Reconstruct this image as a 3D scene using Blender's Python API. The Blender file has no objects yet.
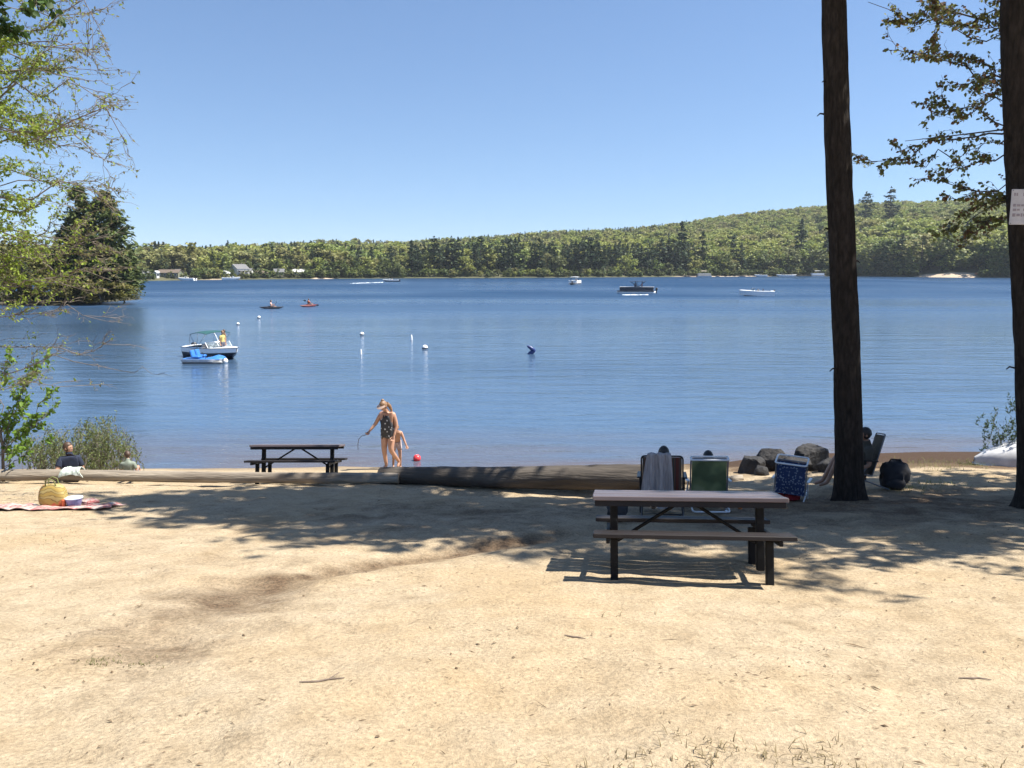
SKY_STRENGTH = 0.076
SKY_TINT = (.97, 1.0, 1.03)
SUN_STRENGTH = 5.0
EXPOSURE = 1.15
HAZE = 0.00011
NEAR_ROT = -0.125
OFF_PINES = [(11.6, 9.8, 15.0, 'tall pine standing right of the sign trunk, outside the frame'), (13.2, 13.0, 16.0, 'tall pine far right near the water, outside the frame'), (16.2, 10.2, 14.0, 'tall pine furthest right of the beach, outside the frame'), (8.7, 9.9, 1.0, 'slim pine close right of the sign trunk, outside the frame'), (9.0, 9.7, 1.30, 'tallest pine right of the camera, outside the frame'), (11.0, 9.6, .8, 'short pine nearest the camera on the right, outside the frame')]
import bpy, bmesh, math, random
import numpy as np
from mathutils import Vector, Matrix, Euler

random.seed(7)
RNG = np.random.default_rng(11)
SC = bpy.context.scene
COL = SC.collection
R = math.radians
PI = math.pi

# ------------------------------------------------------------------ view maths
CAM_Z = 4.95
PITCH = R(8.25)
FPX = 800.0
cP, sP = math.cos(PITCH), math.sin(PITCH)

def ray(u, v):
    a, b = (u - 512) / FPX, (384 - v) / FPX
    return np.array([a, cP + b * sP, -sP + b * cP])

def at_y(u, v, Y):
    d = ray(u, v)
    return np.array([0, 0, CAM_Z]) + d * (Y / d[1])

def on_z(u, v, z=0.0):
    d = ray(u, v)
    return np.array([0, 0, CAM_Z]) + d * ((z - CAM_Z) / d[2])

# ------------------------------------------------------------------ ground height
def _hash(ix, iy, seed):
    n = (ix * 374761393 + iy * 668265263 + seed * 1442695041) & 0xFFFFFFFF
    n = ((n ^ (n >> 13)) * 1274126177) & 0xFFFFFFFF
    return ((n ^ (n >> 16)) & 0xFFFF) / 65535.0

def vnoise(x, y, seed=0):
    x = np.asarray(x, float); y = np.asarray(y, float)
    ix = np.floor(x).astype(np.int64); iy = np.floor(y).astype(np.int64)
    fx = x - ix; fy = y - iy
    fx = fx * fx * (3 - 2 * fx); fy = fy * fy * (3 - 2 * fy)
    a = _hash(ix, iy, seed); b = _hash(ix + 1, iy, seed)
    c = _hash(ix, iy + 1, seed); d = _hash(ix + 1, iy + 1, seed)
    return (a * (1 - fx) + b * fx) * (1 - fy) + (c * (1 - fx) + d * fx) * fy - 0.5

_GY = [-400, -60, -10, 0, 7.1, 10.6, 13.6, 15.1, 19.2, 21.4, 40, 120, 400, 5000]
_GZ = [6.5, 6.0, 4.7, 3.35, 2.2, 1.65, 1.15, .84, 0.02, -.3, -3, -8, -11, -11]
def ground(X, Y, fine=True):
    X = np.asarray(X, float); Y = np.asarray(Y, float)
    z = np.interp(Y, _GY, _GZ)
    near = np.exp(-((np.maximum(np.abs(X) - 14, 0)) / 10) ** 2) * (Y > -10) * np.clip((24 - Y) / 5, 0, 1)
    # left and right banks curve the waterline a little
    z = z + 0.27 * np.clip((X - 3.5) / 5, 0, 1) * np.clip((Y - 12) / 6, 0, 1) * np.clip((30 - Y) / 8, 0, 1)
    z = z + near * (0.10 * vnoise(X / 3.1, Y / 2.6, 1) + 0.05 * vnoise(X / 1.1 + 4, Y / 1.0, 2))
    # hollow scoured out along the thick log
    z = z - 0.20 * np.exp(-((Y - 13.35) / .55) ** 2) * np.clip((X + 2.6) / 1.6, 0, 1) * np.clip((2.4 - X) / .6, 0, 1)
    # shallow run-off channel across the sand
    yc = np.interp(X, [-2.0, -1.1, .56, 1.6], [6.7, 7.55, 8.9, 9.5])
    xc = np.interp(Y, [4.2, 4.9, 5.6, 6.7], [-2.25, -2.2, -2.2, -2.0])
    wob = .12 * vnoise(X / .5, Y / .5, 12)
    z = z - near * 0.07 * np.exp(-((Y - yc + wob) / .30) ** 2) * np.clip((X + 2.1) / .4, 0, 1) * np.clip((1.8 - X) / .8, 0, 1)
    z = z - near * 0.045 * np.exp(-((X - xc + wob) / .35) ** 2) * np.clip((Y - 4.1) / .5, 0, 1) * np.clip((6.9 - Y) / .4, 0, 1)
    if fine:
        k = near * np.clip((19.5 - Y) / 3, 0.15, 1)
        z = z + k * (0.034 * vnoise(X / .36, Y / .27, 3) + 0.020 * vnoise(X / .17, Y / .12, 4)
                     + 0.008 * vnoise(X / .08, Y / .07, 5))
    return z

def gz(x, y):
    return float(ground(x, y))

_TT = np.linspace(1, 60, 900)
def on_ground(u, v):
    """where the sight line through a pixel meets the sloping beach"""
    d = ray(u, v)
    def first(T):
        gap = CAM_Z + d[2] * T - ground(d[0] * T, d[1] * T, False)
        k = int(np.argmax(gap <= 0))
        return k if gap[k] <= 0 else len(T) - 1
    k = first(_TT); T2 = np.linspace(_TT[max(k - 1, 0)], _TT[k], 40); t = T2[first(T2)]
    return np.array([d[0] * t, d[1] * t, gz(d[0] * t, d[1] * t)])

# ------------------------------------------------------------------ materials
def new_mat(name):
    m = bpy.data.materials.new(name); m.use_nodes = True
    nt = m.node_tree
    return m, nt, nt.nodes, nt.links, nt.nodes['Principled BSDF']

def mix_rgb(nt, fac, a, b, mode='MIX'):
    n = nt.nodes.new('ShaderNodeMix'); n.data_type = 'RGBA'; n.blend_type = mode
    for sock, val in ((n.inputs[0], fac), (n.inputs[6], a), (n.inputs[7], b)):
        if isinstance(val, bpy.types.NodeSocket): nt.links.new(val, sock)
        elif isinstance(val, (int, float)): sock.default_value = val
        else: sock.default_value = (*val[:3], 1)
    return n.outputs[2]

def noise(nt, scale, detail=4, rough=.55, vec=None, dist=0):
    n = nt.nodes.new('ShaderNodeTexNoise')
    n.inputs['Scale'].default_value = scale; n.inputs['Detail'].default_value = detail
    n.inputs['Roughness'].default_value = rough; n.inputs['Distortion'].default_value = dist
    if vec is not None: nt.links.new(vec, n.inputs['Vector'])
    return n.outputs['Fac']

def ramp(nt, fac, stops):
    n = nt.nodes.new('ShaderNodeValToRGB'); nt.links.new(fac, n.inputs[0])
    el = n.color_ramp.elements
    while len(el) < len(stops): el.new(.5)
    for e, (p, c) in zip(el, stops):
        e.position = p
        e.color = (c, c, c, 1) if isinstance(c, (int, float)) else (*c, 1)
    return n.outputs[0]

def coords(nt, kind='Object', scale=(1, 1, 1), rot=(0, 0, 0)):
    t = nt.nodes.new('ShaderNodeTexCoord'); mp = nt.nodes.new('ShaderNodeMapping')
    mp.inputs['Scale'].default_value = scale; mp.inputs['Rotation'].default_value = rot
    nt.links.new(t.outputs[kind], mp.inputs['Vector'])
    return mp.outputs[0]

def bump(nt, h, strength, dist=.02, normal=None):
    n = nt.nodes.new('ShaderNodeBump'); n.inputs['Strength'].default_value = strength
    n.inputs['Distance'].default_value = dist
    nt.links.new(h, n.inputs['Height'])
    if normal is not None: nt.links.new(normal, n.inputs['Normal'])
    return n.outputs[0]

def M(name, c, c2=None, scale=6, rough=.6, bmp=0, bdist=.01, metal=0, stretch=(1, 1, 1), spec=.5, detail=4):
    m, nt, N, L, b = new_mat(name)
    b.inputs['Roughness'].default_value = rough; b.inputs['Metallic'].default_value = metal
    b.inputs['Specular IOR Level'].default_value = spec
    if c2 is None: c2 = tuple(x * .82 for x in c)
    v = coords(nt, 'Object', stretch)
    f = noise(nt, scale, detail, .6, v)
    L.new(ramp(nt, f, [(.3, c2), (.68, c)]), b.inputs['Base Color'])
    if bmp:
        L.new(bump(nt, noise(nt, scale * 3, 4, .6, v), bmp, bdist), b.inputs['Normal'])
    return m

def foliage_mat(name, cols, translucent=.25, rough=.6, stand=False):
    """leaf material: the colour runs from tree to tree and from leaf to leaf"""
    m, nt, N, L, b = new_mat(name)
    oi = N.new('ShaderNodeObjectInfo'); ge = N.new('ShaderNodeNewGeometry')
    if stand:                                               # neighbouring trees share their tint
        nz = N.new('ShaderNodeTexNoise'); nz.inputs['Scale'].default_value = .017; nz.inputs['Detail'].default_value = 3; L.new(oi.outputs['Location'], nz.inputs['Vector'])
        sp = ramp(nt, nz.outputs['Fac'], [(.3, 0), (.7, 1)]); mxn = N.new('ShaderNodeMix'); mxn.inputs[0].default_value = .5
        L.new(oi.outputs['Random'], mxn.inputs[2]); L.new(sp, mxn.inputs[3]); pick = mxn.outputs[0]
    else: pick = oi.outputs['Random']
    tree = ramp(nt, pick, [(i / max(1, len(cols) - 1), c) for i, c in enumerate(cols)])
    leaf = ramp(nt, ge.outputs['Random Per Island'], [(0, .7), (.5, 1.0), (1, 1.3)])
    c = mix_rgb(nt, 1.0, tree, leaf, 'MULTIPLY')
    L.new(c, b.inputs['Base Color'])
    b.inputs['Roughness'].default_value = rough; b.inputs['Specular IOR Level'].default_value = .25
    if translucent:
        t = N.new('ShaderNodeBsdfTranslucent'); L.new(c, t.inputs[0])
        mx = N.new('ShaderNodeMixShader'); mx.inputs[0].default_value = translucent
        L.new(b.outputs[0], mx.inputs[1]); L.new(t.outputs[0], mx.inputs[2])
        L.new(mx.outputs[0], N['Material Output'].inputs[0])
    return m

def bark_mat(name, c1, c2, sc=9, stretch=(1, 1, .22), bm=.7, dist=.02):
    m, nt, N, L, b = new_mat(name)
    v = coords(nt, 'Object', stretch)
    vo = N.new('ShaderNodeTexVoronoi'); vo.feature = 'DISTANCE_TO_EDGE'; vo.inputs['Scale'].default_value = sc
    nz = noise(nt, sc * .8, 5, .65, v)
    mxv = N.new('ShaderNodeMix'); mxv.data_type = 'VECTOR'; mxv.inputs[0].default_value = .06
    va = N.new('ShaderNodeTexNoise'); va.inputs['Scale'].default_value = sc; L.new(v, va.inputs[0])
    L.new(v, mxv.inputs[4]); L.new(va.outputs['Color'], mxv.inputs[5]); L.new(mxv.outputs[1], vo.inputs['Vector'])
    crack = mix_rgb(nt, .55, ramp(nt, vo.outputs[0], [(0, .25), (.25, 1)]), ramp(nt, noise(nt, sc * 1.9, 6, .7, v), [(.35, .15), (.6, 1)]))
    col = ramp(nt, nz, [(.3, c2), (.7, c1)])
    L.new(mix_rgb(nt, crack, tuple(x * .5 for x in c2), col), b.inputs['Base Color'])
    b.inputs['Roughness'].default_value = .92; b.inputs['Specular IOR Level'].default_value = .15
    bn = bump(nt, crack, bm, dist)
    L.new(bump(nt, noise(nt, sc * 7, 4, .6, v), .35, .006, bn), b.inputs['Normal'])
    return m

# ------------------------------------------------------------------ mesh building
def fast_mesh(name, verts, quads=None, tris=None, smooth=False):
    me = bpy.data.meshes.new(name)
    verts = np.asarray(verts, np.float32)
    parts, starts, off = [], [], 0
    for f, k in ((quads, 4), (tris, 3)):
        if f is None or len(f) == 0: continue
        f = np.asarray(f, np.int32)
        parts.append(f.ravel()); starts.append(off + np.arange(len(f)) * k); off += f.size
    loops = np.concatenate(parts); st = np.concatenate(starts).astype(np.int32)
    me.vertices.add(len(verts)); me.vertices.foreach_set('co', verts.ravel())
    me.loops.add(len(loops)); me.loops.foreach_set('vertex_index', loops)
    me.polygons.add(len(st)); me.polygons.foreach_set('loop_start', st)
    if smooth: me.polygons.foreach_set('use_smooth', np.ones(len(st), bool))
    me.update(calc_edges=True); me.validate()
    return me

def link(name, me, parent=None, loc=(0, 0, 0), rz=0):
    o = bpy.data.objects.new(name, me); COL.objects.link(o)
    o.location = tuple(float(x) for x in loc); o.rotation_euler = (0, 0, rz)
    if parent is not None: o.parent = parent
    return o

def tag(o, label=None, cat=None, group=None, kind=None):
    if label: o['label'] = label
    if cat: o['category'] = cat
    if group: o['group'] = group
    if kind: o['kind'] = kind
    return o

def thing(name, label, cat, loc=(0, 0, 0), rz=0, group=None):
    o = bpy.data.objects.new(name, None); COL.objects.link(o)
    o.empty_display_size = .2
    o.location = tuple(float(x) for x in loc); o.rotation_euler = (0, 0, rz)
    return tag(o, label, cat, group)

def tilt(o, slope=.16):
    """stand a thing square on the slope of the beach, which falls towards the lake"""
    q = Matrix.Rotation(-math.atan(slope), 4, 'X') @ Matrix.Rotation(o.rotation_euler[2], 4, 'Z')
    o.rotation_euler = q.to_euler(); return o

def dup(root, loc, rz=0, label=None, group=None, scale=None):
    r = root.copy(); COL.objects.link(r)
    r.location = tuple(float(x) for x in loc); r.rotation_euler = (0, 0, rz)
    if scale is not None: r.scale = scale if hasattr(scale, '__len__') else (scale,) * 3
    if label: r['label'] = label
    if group: r['group'] = group
    for ch in list(root.children):
        c = ch.copy(); COL.objects.link(c); c.parent = r
        for g in list(ch.children):
            d = g.copy(); COL.objects.link(d); d.parent = c
    return r

class MB:
    """collects shapes into one mesh"""
    def __init__(self): self.v = []; self.f = []; self.m = []; self.mi = 0
    def add(self, vs, fs):
        k = len(self.v); self.v += [tuple(map(float, p)) for p in vs]
        self.f += [tuple(i + k for i in f) for f in fs]; self.m += [self.mi] * len(fs)
    def box(self, c, s, rot=None, bev=0.0, taper=1.0):
        """bevelled box: centre, full size, optional Euler/Matrix"""
        hx, hy, hz = s[0] / 2, s[1] / 2, s[2] / 2
        b = min(bev, hx * .9, hy * .9, hz * .9)
        Rm = rot.to_matrix() if isinstance(rot, Euler) else rot
        if b <= 0:
            vs = [Vector((x * hx * (taper if z > 0 else 1), y * hy * (taper if z > 0 else 1), z * hz)) for z in (-1, 1) for x, y in ((-1, -1), (1, -1), (1, 1), (-1, 1))]
            fs = [(3, 2, 1, 0), (4, 5, 6, 7), (0, 1, 5, 4), (1, 2, 6, 5), (2, 3, 7, 6), (3, 0, 4, 7)]
        else:
            def oct_(z, ins):
                x, y = hx - ins, hy - ins
                return [Vector(p + (z,)) for p in ((-x + b, -y), (x - b, -y), (x, -y + b), (x, y - b), (x - b, y), (-x + b, y), (-x, y - b), (-x, -y + b))]
            rings = [oct_(-hz, b * .8), oct_(-hz + b, 0), oct_(hz - b, 0), oct_(hz, b * .8)]
            vs = [p for r_ in rings for p in r_]; fs = []
            for k in range(3):
                for i in range(8):
                    j = (i + 1) % 8; fs.append((k * 8 + i, k * 8 + j, k * 8 + 8 + j, k * 8 + 8 + i))
            fs.append(tuple(range(7, -1, -1))); fs.append(tuple(range(24, 32)))
        vs = [(Rm @ p if Rm is not None else p) + Vector(c) for p in vs]
        self.add(vs, fs); return self
    def tube(self, pts, r, n=8, caps=True, flat=1.0):
        """tube along a path; r a number or one per point"""
        P = [Vector(p) for p in pts]; rs = r if hasattr(r, '__len__') else [r] * len(P)
        vs, fs = [], []
        up = None
        for i, p in enumerate(P):
            t = (P[min(i + 1, len(P) - 1)] - P[max(i - 1, 0)])
            if t.length < 1e-9: t = Vector((0, 0, 1))
            t.normalize()
            if up is None:
                up = Vector((0, 0, 1)) if abs(t.z) < .9 else Vector((1, 0, 0))
            a = t.cross(up)
            if a.length < 1e-6: a = t.orthogonal()
            a.normalize(); bb = a.cross(t).normalized(); up = bb
            for k in range(n):
                an = 2 * PI * k / n
                vs.append(p + a * (math.cos(an) * rs[i]) + bb * (math.sin(an) * rs[i] * flat))
        for i in range(len(P) - 1):
            for k in range(n):
                j = (k + 1) % n
                fs.append((i * n + k, i * n + j, i * n + n + j, i * n + n + k))
        if caps:
            fs.append(tuple(range(n - 1, -1, -1))); fs.append(tuple((len(P) - 1) * n + k for k in range(n)))
        self.add(vs, fs); return self
    def ball(self, c, r, nu=14, nv=10, fn=None, rot=None):
        """ellipsoid; fn may push each unit vertex"""
        rr = r if hasattr(r, '__len__') else (r, r, r)
        vs, fs = [], []
        for j in range(nv + 1):
            th = PI * j / nv
            for i in range(nu):
                ph = 2 * PI * i / nu
                d = Vector((math.sin(th) * math.cos(ph), math.sin(th) * math.sin(ph), math.cos(th)))
                p = Vector((d.x * rr[0], d.y * rr[1], d.z * rr[2]))
                if fn: p = fn(d, p)
                if rot is not None: p = rot @ p
                vs.append(p + Vector(c))
        for j in range(nv):
            for i in range(nu):
                k = (i + 1) % nu
                fs.append((j * nu + i, (j + 1) * nu + i, (j + 1) * nu + k, j * nu + k))
        self.add(vs, fs); return self
    def loft(self, rings, closed=True, caps=True):
        n = len(rings[0]); vs = [p for r_ in rings for p in r_]; fs = []
        for i in range(len(rings) - 1):
            for k in range(n if closed else n - 1):
                j = (k + 1) % n
                fs.append((i * n + k, i * n + j, i * n + n + j, i * n + n + k))
        if caps and closed:
            fs.append(tuple(range(n - 1, -1, -1))); fs.append(tuple((len(rings) - 1) * n + k for k in range(n)))
        self.add(vs, fs); return self
    def lathe(self, prof, n=16, c=(0, 0, 0)):
        rings = [[(c[0] + r_ * math.cos(2 * PI * k / n), c[1] + r_ * math.sin(2 * PI * k / n), c[2] + z) for k in range(n)] for r_, z in prof]
        return self.loft(rings)
    def sheet(self, fn, nu, nv, thick=.01):
        """closed slab over a grid: fn(s,t) gives the point"""
        P = [[Vector(fn(i / nu, j / nv)) for i in range(nu + 1)] for j in range(nv + 1)]
        Nn = [[None] * (nu + 1) for _ in range(nv + 1)]
        for j in range(nv + 1):
            for i in range(nu + 1):
                a = P[j][min(i + 1, nu)] - P[j][max(i - 1, 0)]; b = P[min(j + 1, nv)][i] - P[max(j - 1, 0)][i]
                n = a.cross(b); Nn[j][i] = n.normalized() if n.length > 1e-9 else Vector((0, 0, 1))
        w = nu + 1; top = [P[j][i] + Nn[j][i] * thick / 2 for j in range(nv + 1) for i in range(w)]
        bot = [P[j][i] - Nn[j][i] * thick / 2 for j in range(nv + 1) for i in range(w)]
        k = len(top); fs = []
        for j in range(nv):
            for i in range(nu):
                q = (j * w + i, j * w + i + 1, (j + 1) * w + i + 1, (j + 1) * w + i)
                fs.append(q); fs.append(tuple(x + k for x in reversed(q)))
        rim = [i for i in range(w)] + [j * w + nu for j in range(1, nv + 1)] + [nv * w + i for i in range(nu - 1, -1, -1)] + [j * w for j in range(nv - 1, 0, -1)]
        for a, b in zip(rim, rim[1:] + rim[:1]): fs.append((b, a, a + k, b + k))
        self.add(top + bot, fs); return self
    def build(self, name, mats, parent=None, smooth=False, loc=(0, 0, 0), rz=0):
        me = bpy.data.meshes.new(name); me.from_pydata(self.v, [], self.f)
        for m in (mats if isinstance(mats, (list, tuple)) else [mats]): me.materials.append(m)
        me.polygons.foreach_set('material_index', self.m)
        if smooth: me.polygons.foreach_set('use_smooth', [True] * len(self.f))
        me.update()
        bm = bmesh.new(); bm.from_mesh(me); bmesh.ops.recalc_face_normals(bm, faces=bm.faces); bm.to_mesh(me); bm.free()
        if smooth:
            try: me.set_sharp_from_angle(angle=R(42))
            except Exception: pass
        return link(name, me, parent, loc, rz)

def quads_mesh(name, C, U, V, mat, fold=0.0):
    """one leaf-like quad per row: centre C, half axes U and V"""
    n = len(C)
    Nn = np.cross(U, V); Nn /= (np.linalg.norm(Nn, axis=1, keepdims=True) + 1e-9)
    h = np.linalg.norm(V, axis=1, keepdims=True) * fold
    P = np.stack([C - U, C - V + Nn * h, C + U, C + V + Nn * h], 1).reshape(-1, 3)
    me = fast_mesh(name, P, np.arange(n * 4).reshape(-1, 4))
    me.materials.append(mat)
    return me

def rand_unit(n, rng):
    a = rng.normal(size=(n, 3)); return a / np.linalg.norm(a, axis=1, keepdims=True)

def leaf_axes(n, size, rng, flat=0.0, aspect=.6):
    """random leaf axes; flat > 0 presses them towards horizontal"""
    Nn = rand_unit(n, rng); Nn[:, 2] = np.abs(Nn[:, 2]) + flat; Nn /= np.linalg.norm(Nn, axis=1, keepdims=True)
    T = rand_unit(n, rng); U = np.cross(Nn, T); U /= (np.linalg.norm(U, axis=1, keepdims=True) + 1e-9)
    V = np.cross(Nn, U); s = (size * rng.uniform(.6, 1.3, n))[:, None]
    return U * s, V * s * aspect

# ------------------------------------------------------------------ the far shore: water's edge and hill heights
_U = [-400, 0, 140, 230, 400, 600, 800, 880, 950, 1030, 1400]
_D = [290, 300, 312, 345, 392, 430, 490, 470, 425, 400, 380]
_SU = [-400, 0, 140, 200, 300, 360, 400, 470, 550, 640, 680, 720, 760, 800, 850, 900, 1000, 1400]
_SV = [252, 251, 250, 247, 244, 241, 244, 238, 232, 227, 223, 218, 212, 209, 205, 202, 200, 205]
def shore_d(u): return np.interp(u, _U, _D)
def hill_h(u, r):
    D = shore_d(u); Rr = D + np.interp(u, [0, 300, 700, 1000], [460, 520, 560, 520])
    elev = (268 - np.interp(u, _SU, _SV)) / 800.0
    top = np.maximum(elev * Rr + CAM_Z - 11, 6)
    t = np.clip((r - D) / (Rr - D), 0, 1)
    s = t ** 1.15
    s = s * (1.6 - .6 * s)
    h = np.where(r < D, -3.0 + 3.4 * np.clip((r - D + 14) / 14, 0, 1), .4 + np.clip((r - D) / 8, 0, 1) * .9 + (top - 1.3) * s)
    h = np.where(r > Rr, top - (r - Rr) * .02, h)
    return h + np.where(r > D + 30, 5 * vnoise(u / 40, r / 90, 31), 0)
def polar(u, r):
    return (u - 512) / FPX * r / 1.0105, r
# ------------------------------------------------------------------ people
SKIN = M('fair skin', (.45, .265, .18), (.38, .21, .14), 9, .5)  # fairer of the two shared skin tones
SKIN2 = M('tanned skin', (.38, .22, .145), (.30, .165, .11), 9, .5)
HBLACK = M('black hair', (.018, .014, .012), (.008, .007, .006), 60, .45, .6, .004)
HBROWN = M('brown hair', (.09, .05, .03), (.045, .026, .016), 60, .5, .6, .004)
HBLOND = M('light brown hair', (.27, .16, .085), (.16, .085, .045), 60, .5, .6, .004)
MEYE = M('dark eyes', (.03, .02, .018), rough=.3); MLIP = M('lips', (.36, .14, .12), rough=.5)
def cloth(name, c, c2=None, sc=14): return M(name, c, c2, sc, .9, .4, .004)
BONES = [('pelvis', 'spine'), ('spine', 'chest'), ('chest', 'neckb'), ('neckb', 'neck'), ('neck', 'skull')] + \
        [(a + s, b + s) for s in 'LR' for a, b in (('sh', 'el'), ('el', 'wr'), ('hip', 'kn'), ('kn', 'an'), ('an', 'toe'))] + \
        [('chest', 'shL'), ('chest', 'shR'), ('pelvis', 'hipL'), ('pelvis', 'hipR')]
RAD = dict(pelvis=(.155, .115), spine=(.135, .10), chest=(.155, .11), neckb=(.07, .062), neck=(.052, .052), skull=(.055, .055),
           sh=.062, el=.043, wr=.029, hip=.088, kn=.056, an=.038, toe=(.034, .026))
STAND = dict(pelvis=(0, 0, .93), spine=(0, .005, 1.08), chest=(0, .01, 1.27), neckb=(0, .01, 1.42), neck=(0, 0, 1.48), skull=(0, -.01, 1.55),
             shL=(.175, .01, 1.37), elL=(.225, .03, 1.09), wrL=(.235, -.03, .85), shR=(-.175, .01, 1.37), elR=(-.225, .03, 1.09), wrR=(-.235, -.03, .85),
             hipL=(.092, 0, .89), knL=(.10, -.015, .48), anL=(.10, .02, .085), toeL=(.115, -.13, .035), hipR=(-.092, 0, .89), knR=(-.10, -.015, .48), anR=(-.10, .02, .085), toeR=(-.115, -.13, .035))
SIT = dict(STAND, pelvis=(0, 0, .12), spine=(0, .03, .28), chest=(0, .07, .47), neckb=(0, .075, .62), neck=(0, .06, .68), skull=(0, .045, .75),
           shL=(.175, .07, .57), elL=(.24, .06, .30), wrL=(.22, -.16, .24), shR=(-.175, .07, .57), elR=(-.24, .06, .30), wrR=(-.22, -.16, .24),
           hipL=(.09, -.01, .11), knL=(.13, -.43, .17), anL=(.13, -.50, -.20), toeL=(.14, -.65, -.25), hipR=(-.09, -.01, .11), knR=(-.13, -.43, .17), anR=(-.13, -.50, -.20), toeR=(-.14, -.65, -.25))
FLOORSIT = dict(SIT, knL=(.16, -.40, .36), anL=(.14, -.62, .06), toeL=(.15, -.78, .02), knR=(-.16, -.40, .36), anR=(-.14, -.62, .06), toeR=(-.15, -.78, .02))

def strip_side(n_): return n_[:-1] if n_[-1] in 'LR' else n_

def skin_mesh(J, rad, sub=2):
    names = list(J); ix = {n_: i for i, n_ in enumerate(names)}
    me = bpy.data.meshes.new('body'); me.from_pydata([J[n_] for n_ in names], [(ix[a], ix[b]) for a, b in BONES], [])
    o = bpy.data.objects.new('body', me); COL.objects.link(o)
    o.modifiers.new('skin', 'SKIN'); sd = o.modifiers.new('sub', 'SUBSURF'); sd.levels = sub; sd.render_levels = sub
    for n_, i in ix.items():
        r = rad.get(n_, rad.get(n_[:-1])); r = r if hasattr(r, '__len__') else (r, r)
        me.skin_vertices[0].data[i].radius = r; me.skin_vertices[0].data[i].use_root = (n_ == 'pelvis')
    dg = bpy.context.evaluated_depsgraph_get(); dg.update()
    out = bpy.data.meshes.new_from_object(o.evaluated_get(dg)); bpy.data.objects.remove(o); bpy.data.meshes.remove(me)
    return out

def head_parts(mb, c, rot, s=1.0):
    """skull with jaw, nose, brow and ears; material 0 skin, 1 eyes, 2 lips"""
    def fn(d, p):
        q = Vector(p)
        if d.z < -.1: k = (-.1 - d.z); q.x *= 1 - .38 * k; q.y *= 1 - (.30 * k if d.y > 0 else .02)
        if d.z < -.55 and d.y < 0: q.y -= .012 * s
        if abs(d.x) < .28 and d.y < -.5 and -.42 < d.z < .16: q.y -= .026 * s * (1 - abs(d.x) / .28) * (1 - abs(d.z + .22) / .36 if d.z > -.42 else 0)
        if .1 < d.z < .3 and d.y < -.5: q.y -= .006 * s
        if abs(abs(d.x) - .34) < .16 and d.y < -.5 and -.02 < d.z < .16: q.y += .008 * s
        return q
    mb.mi = 0; mb.ball(c, (.076 * s, .096 * s, .116 * s), 28, 22, fn, rot)
    for e in (-1, 1):
        mb.ball(Vector(c) + rot @ Vector((e * .078 * s, .008 * s, -.008 * s)), (.011 * s, .022 * s, .032 * s), 8, 8, None, rot)
        mb.mi = 1; mb.ball(Vector(c) + rot @ Vector((e * .030 * s, -.083 * s, .010 * s)), (.013 * s, .008 * s, .007 * s), 8, 6, None, rot); mb.mi = 0
    mb.mi = 2; mb.ball(Vector(c) + rot @ Vector((0, -.093 * s, -.062 * s)), (.024 * s, .008 * s, .007 * s), 10, 6, None, rot); mb.mi = 0

def hand_parts(mb, wr, el, curl=.5, s=1.0, roll=0.0, thumb=1):
    """palm, four bent fingers of unequal length and a thumb leaving the side of the palm"""
    d = (Vector(wr) - Vector(el)).normalized(); q = Vector((0, 0, -1)).rotation_difference(d).to_matrix() @ Matrix.Rotation(roll, 3, 'Z')
    T = lambda p: Vector(wr) + q @ (Vector(p) * s)
    # local frame: fingers along -Z, palm faces -Y, thumb side +X * thumb
    mb.loft([[T((math.cos(a) * rx, math.sin(a) * ry, z)) for a in [2 * PI * k / 12 for k in range(12)]] for z, rx, ry in ((.03, .024, .022), (-.005, .026, .02), (-.04, .038, .017), (-.08, .041, .015), (-.095, .036, .011))])
    for k, (x, L) in enumerate(((.031, .070), (.011, .080), (-.010, .075), (-.029, .058))):
        x *= thumb; p = Vector((x, 0, -.085)); pts = [p + Vector((0, 0, .02)), p]; an = .15
        for f in (.42, .32, .26):
            an += curl * .9; p = p + Vector((x * .06, -math.sin(an) * L * f, -math.cos(an) * L * f)); pts.append(p)
        mb.tube([T(a) for a in pts], [.0095 * s, .0095 * s, .0088 * s, .008 * s, .006 * s], 8)
    pts = [Vector((thumb * .022, -.004, -.02)), Vector((thumb * .046, -.014, -.045)), Vector((thumb * .056, -.03, -.072)), Vector((thumb * .052, -.044 - .01 * curl, -.094))]
    mb.tube([T(a) for a in pts], [.013 * s, .011 * s, .0095 * s, .007 * s], 8)

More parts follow.
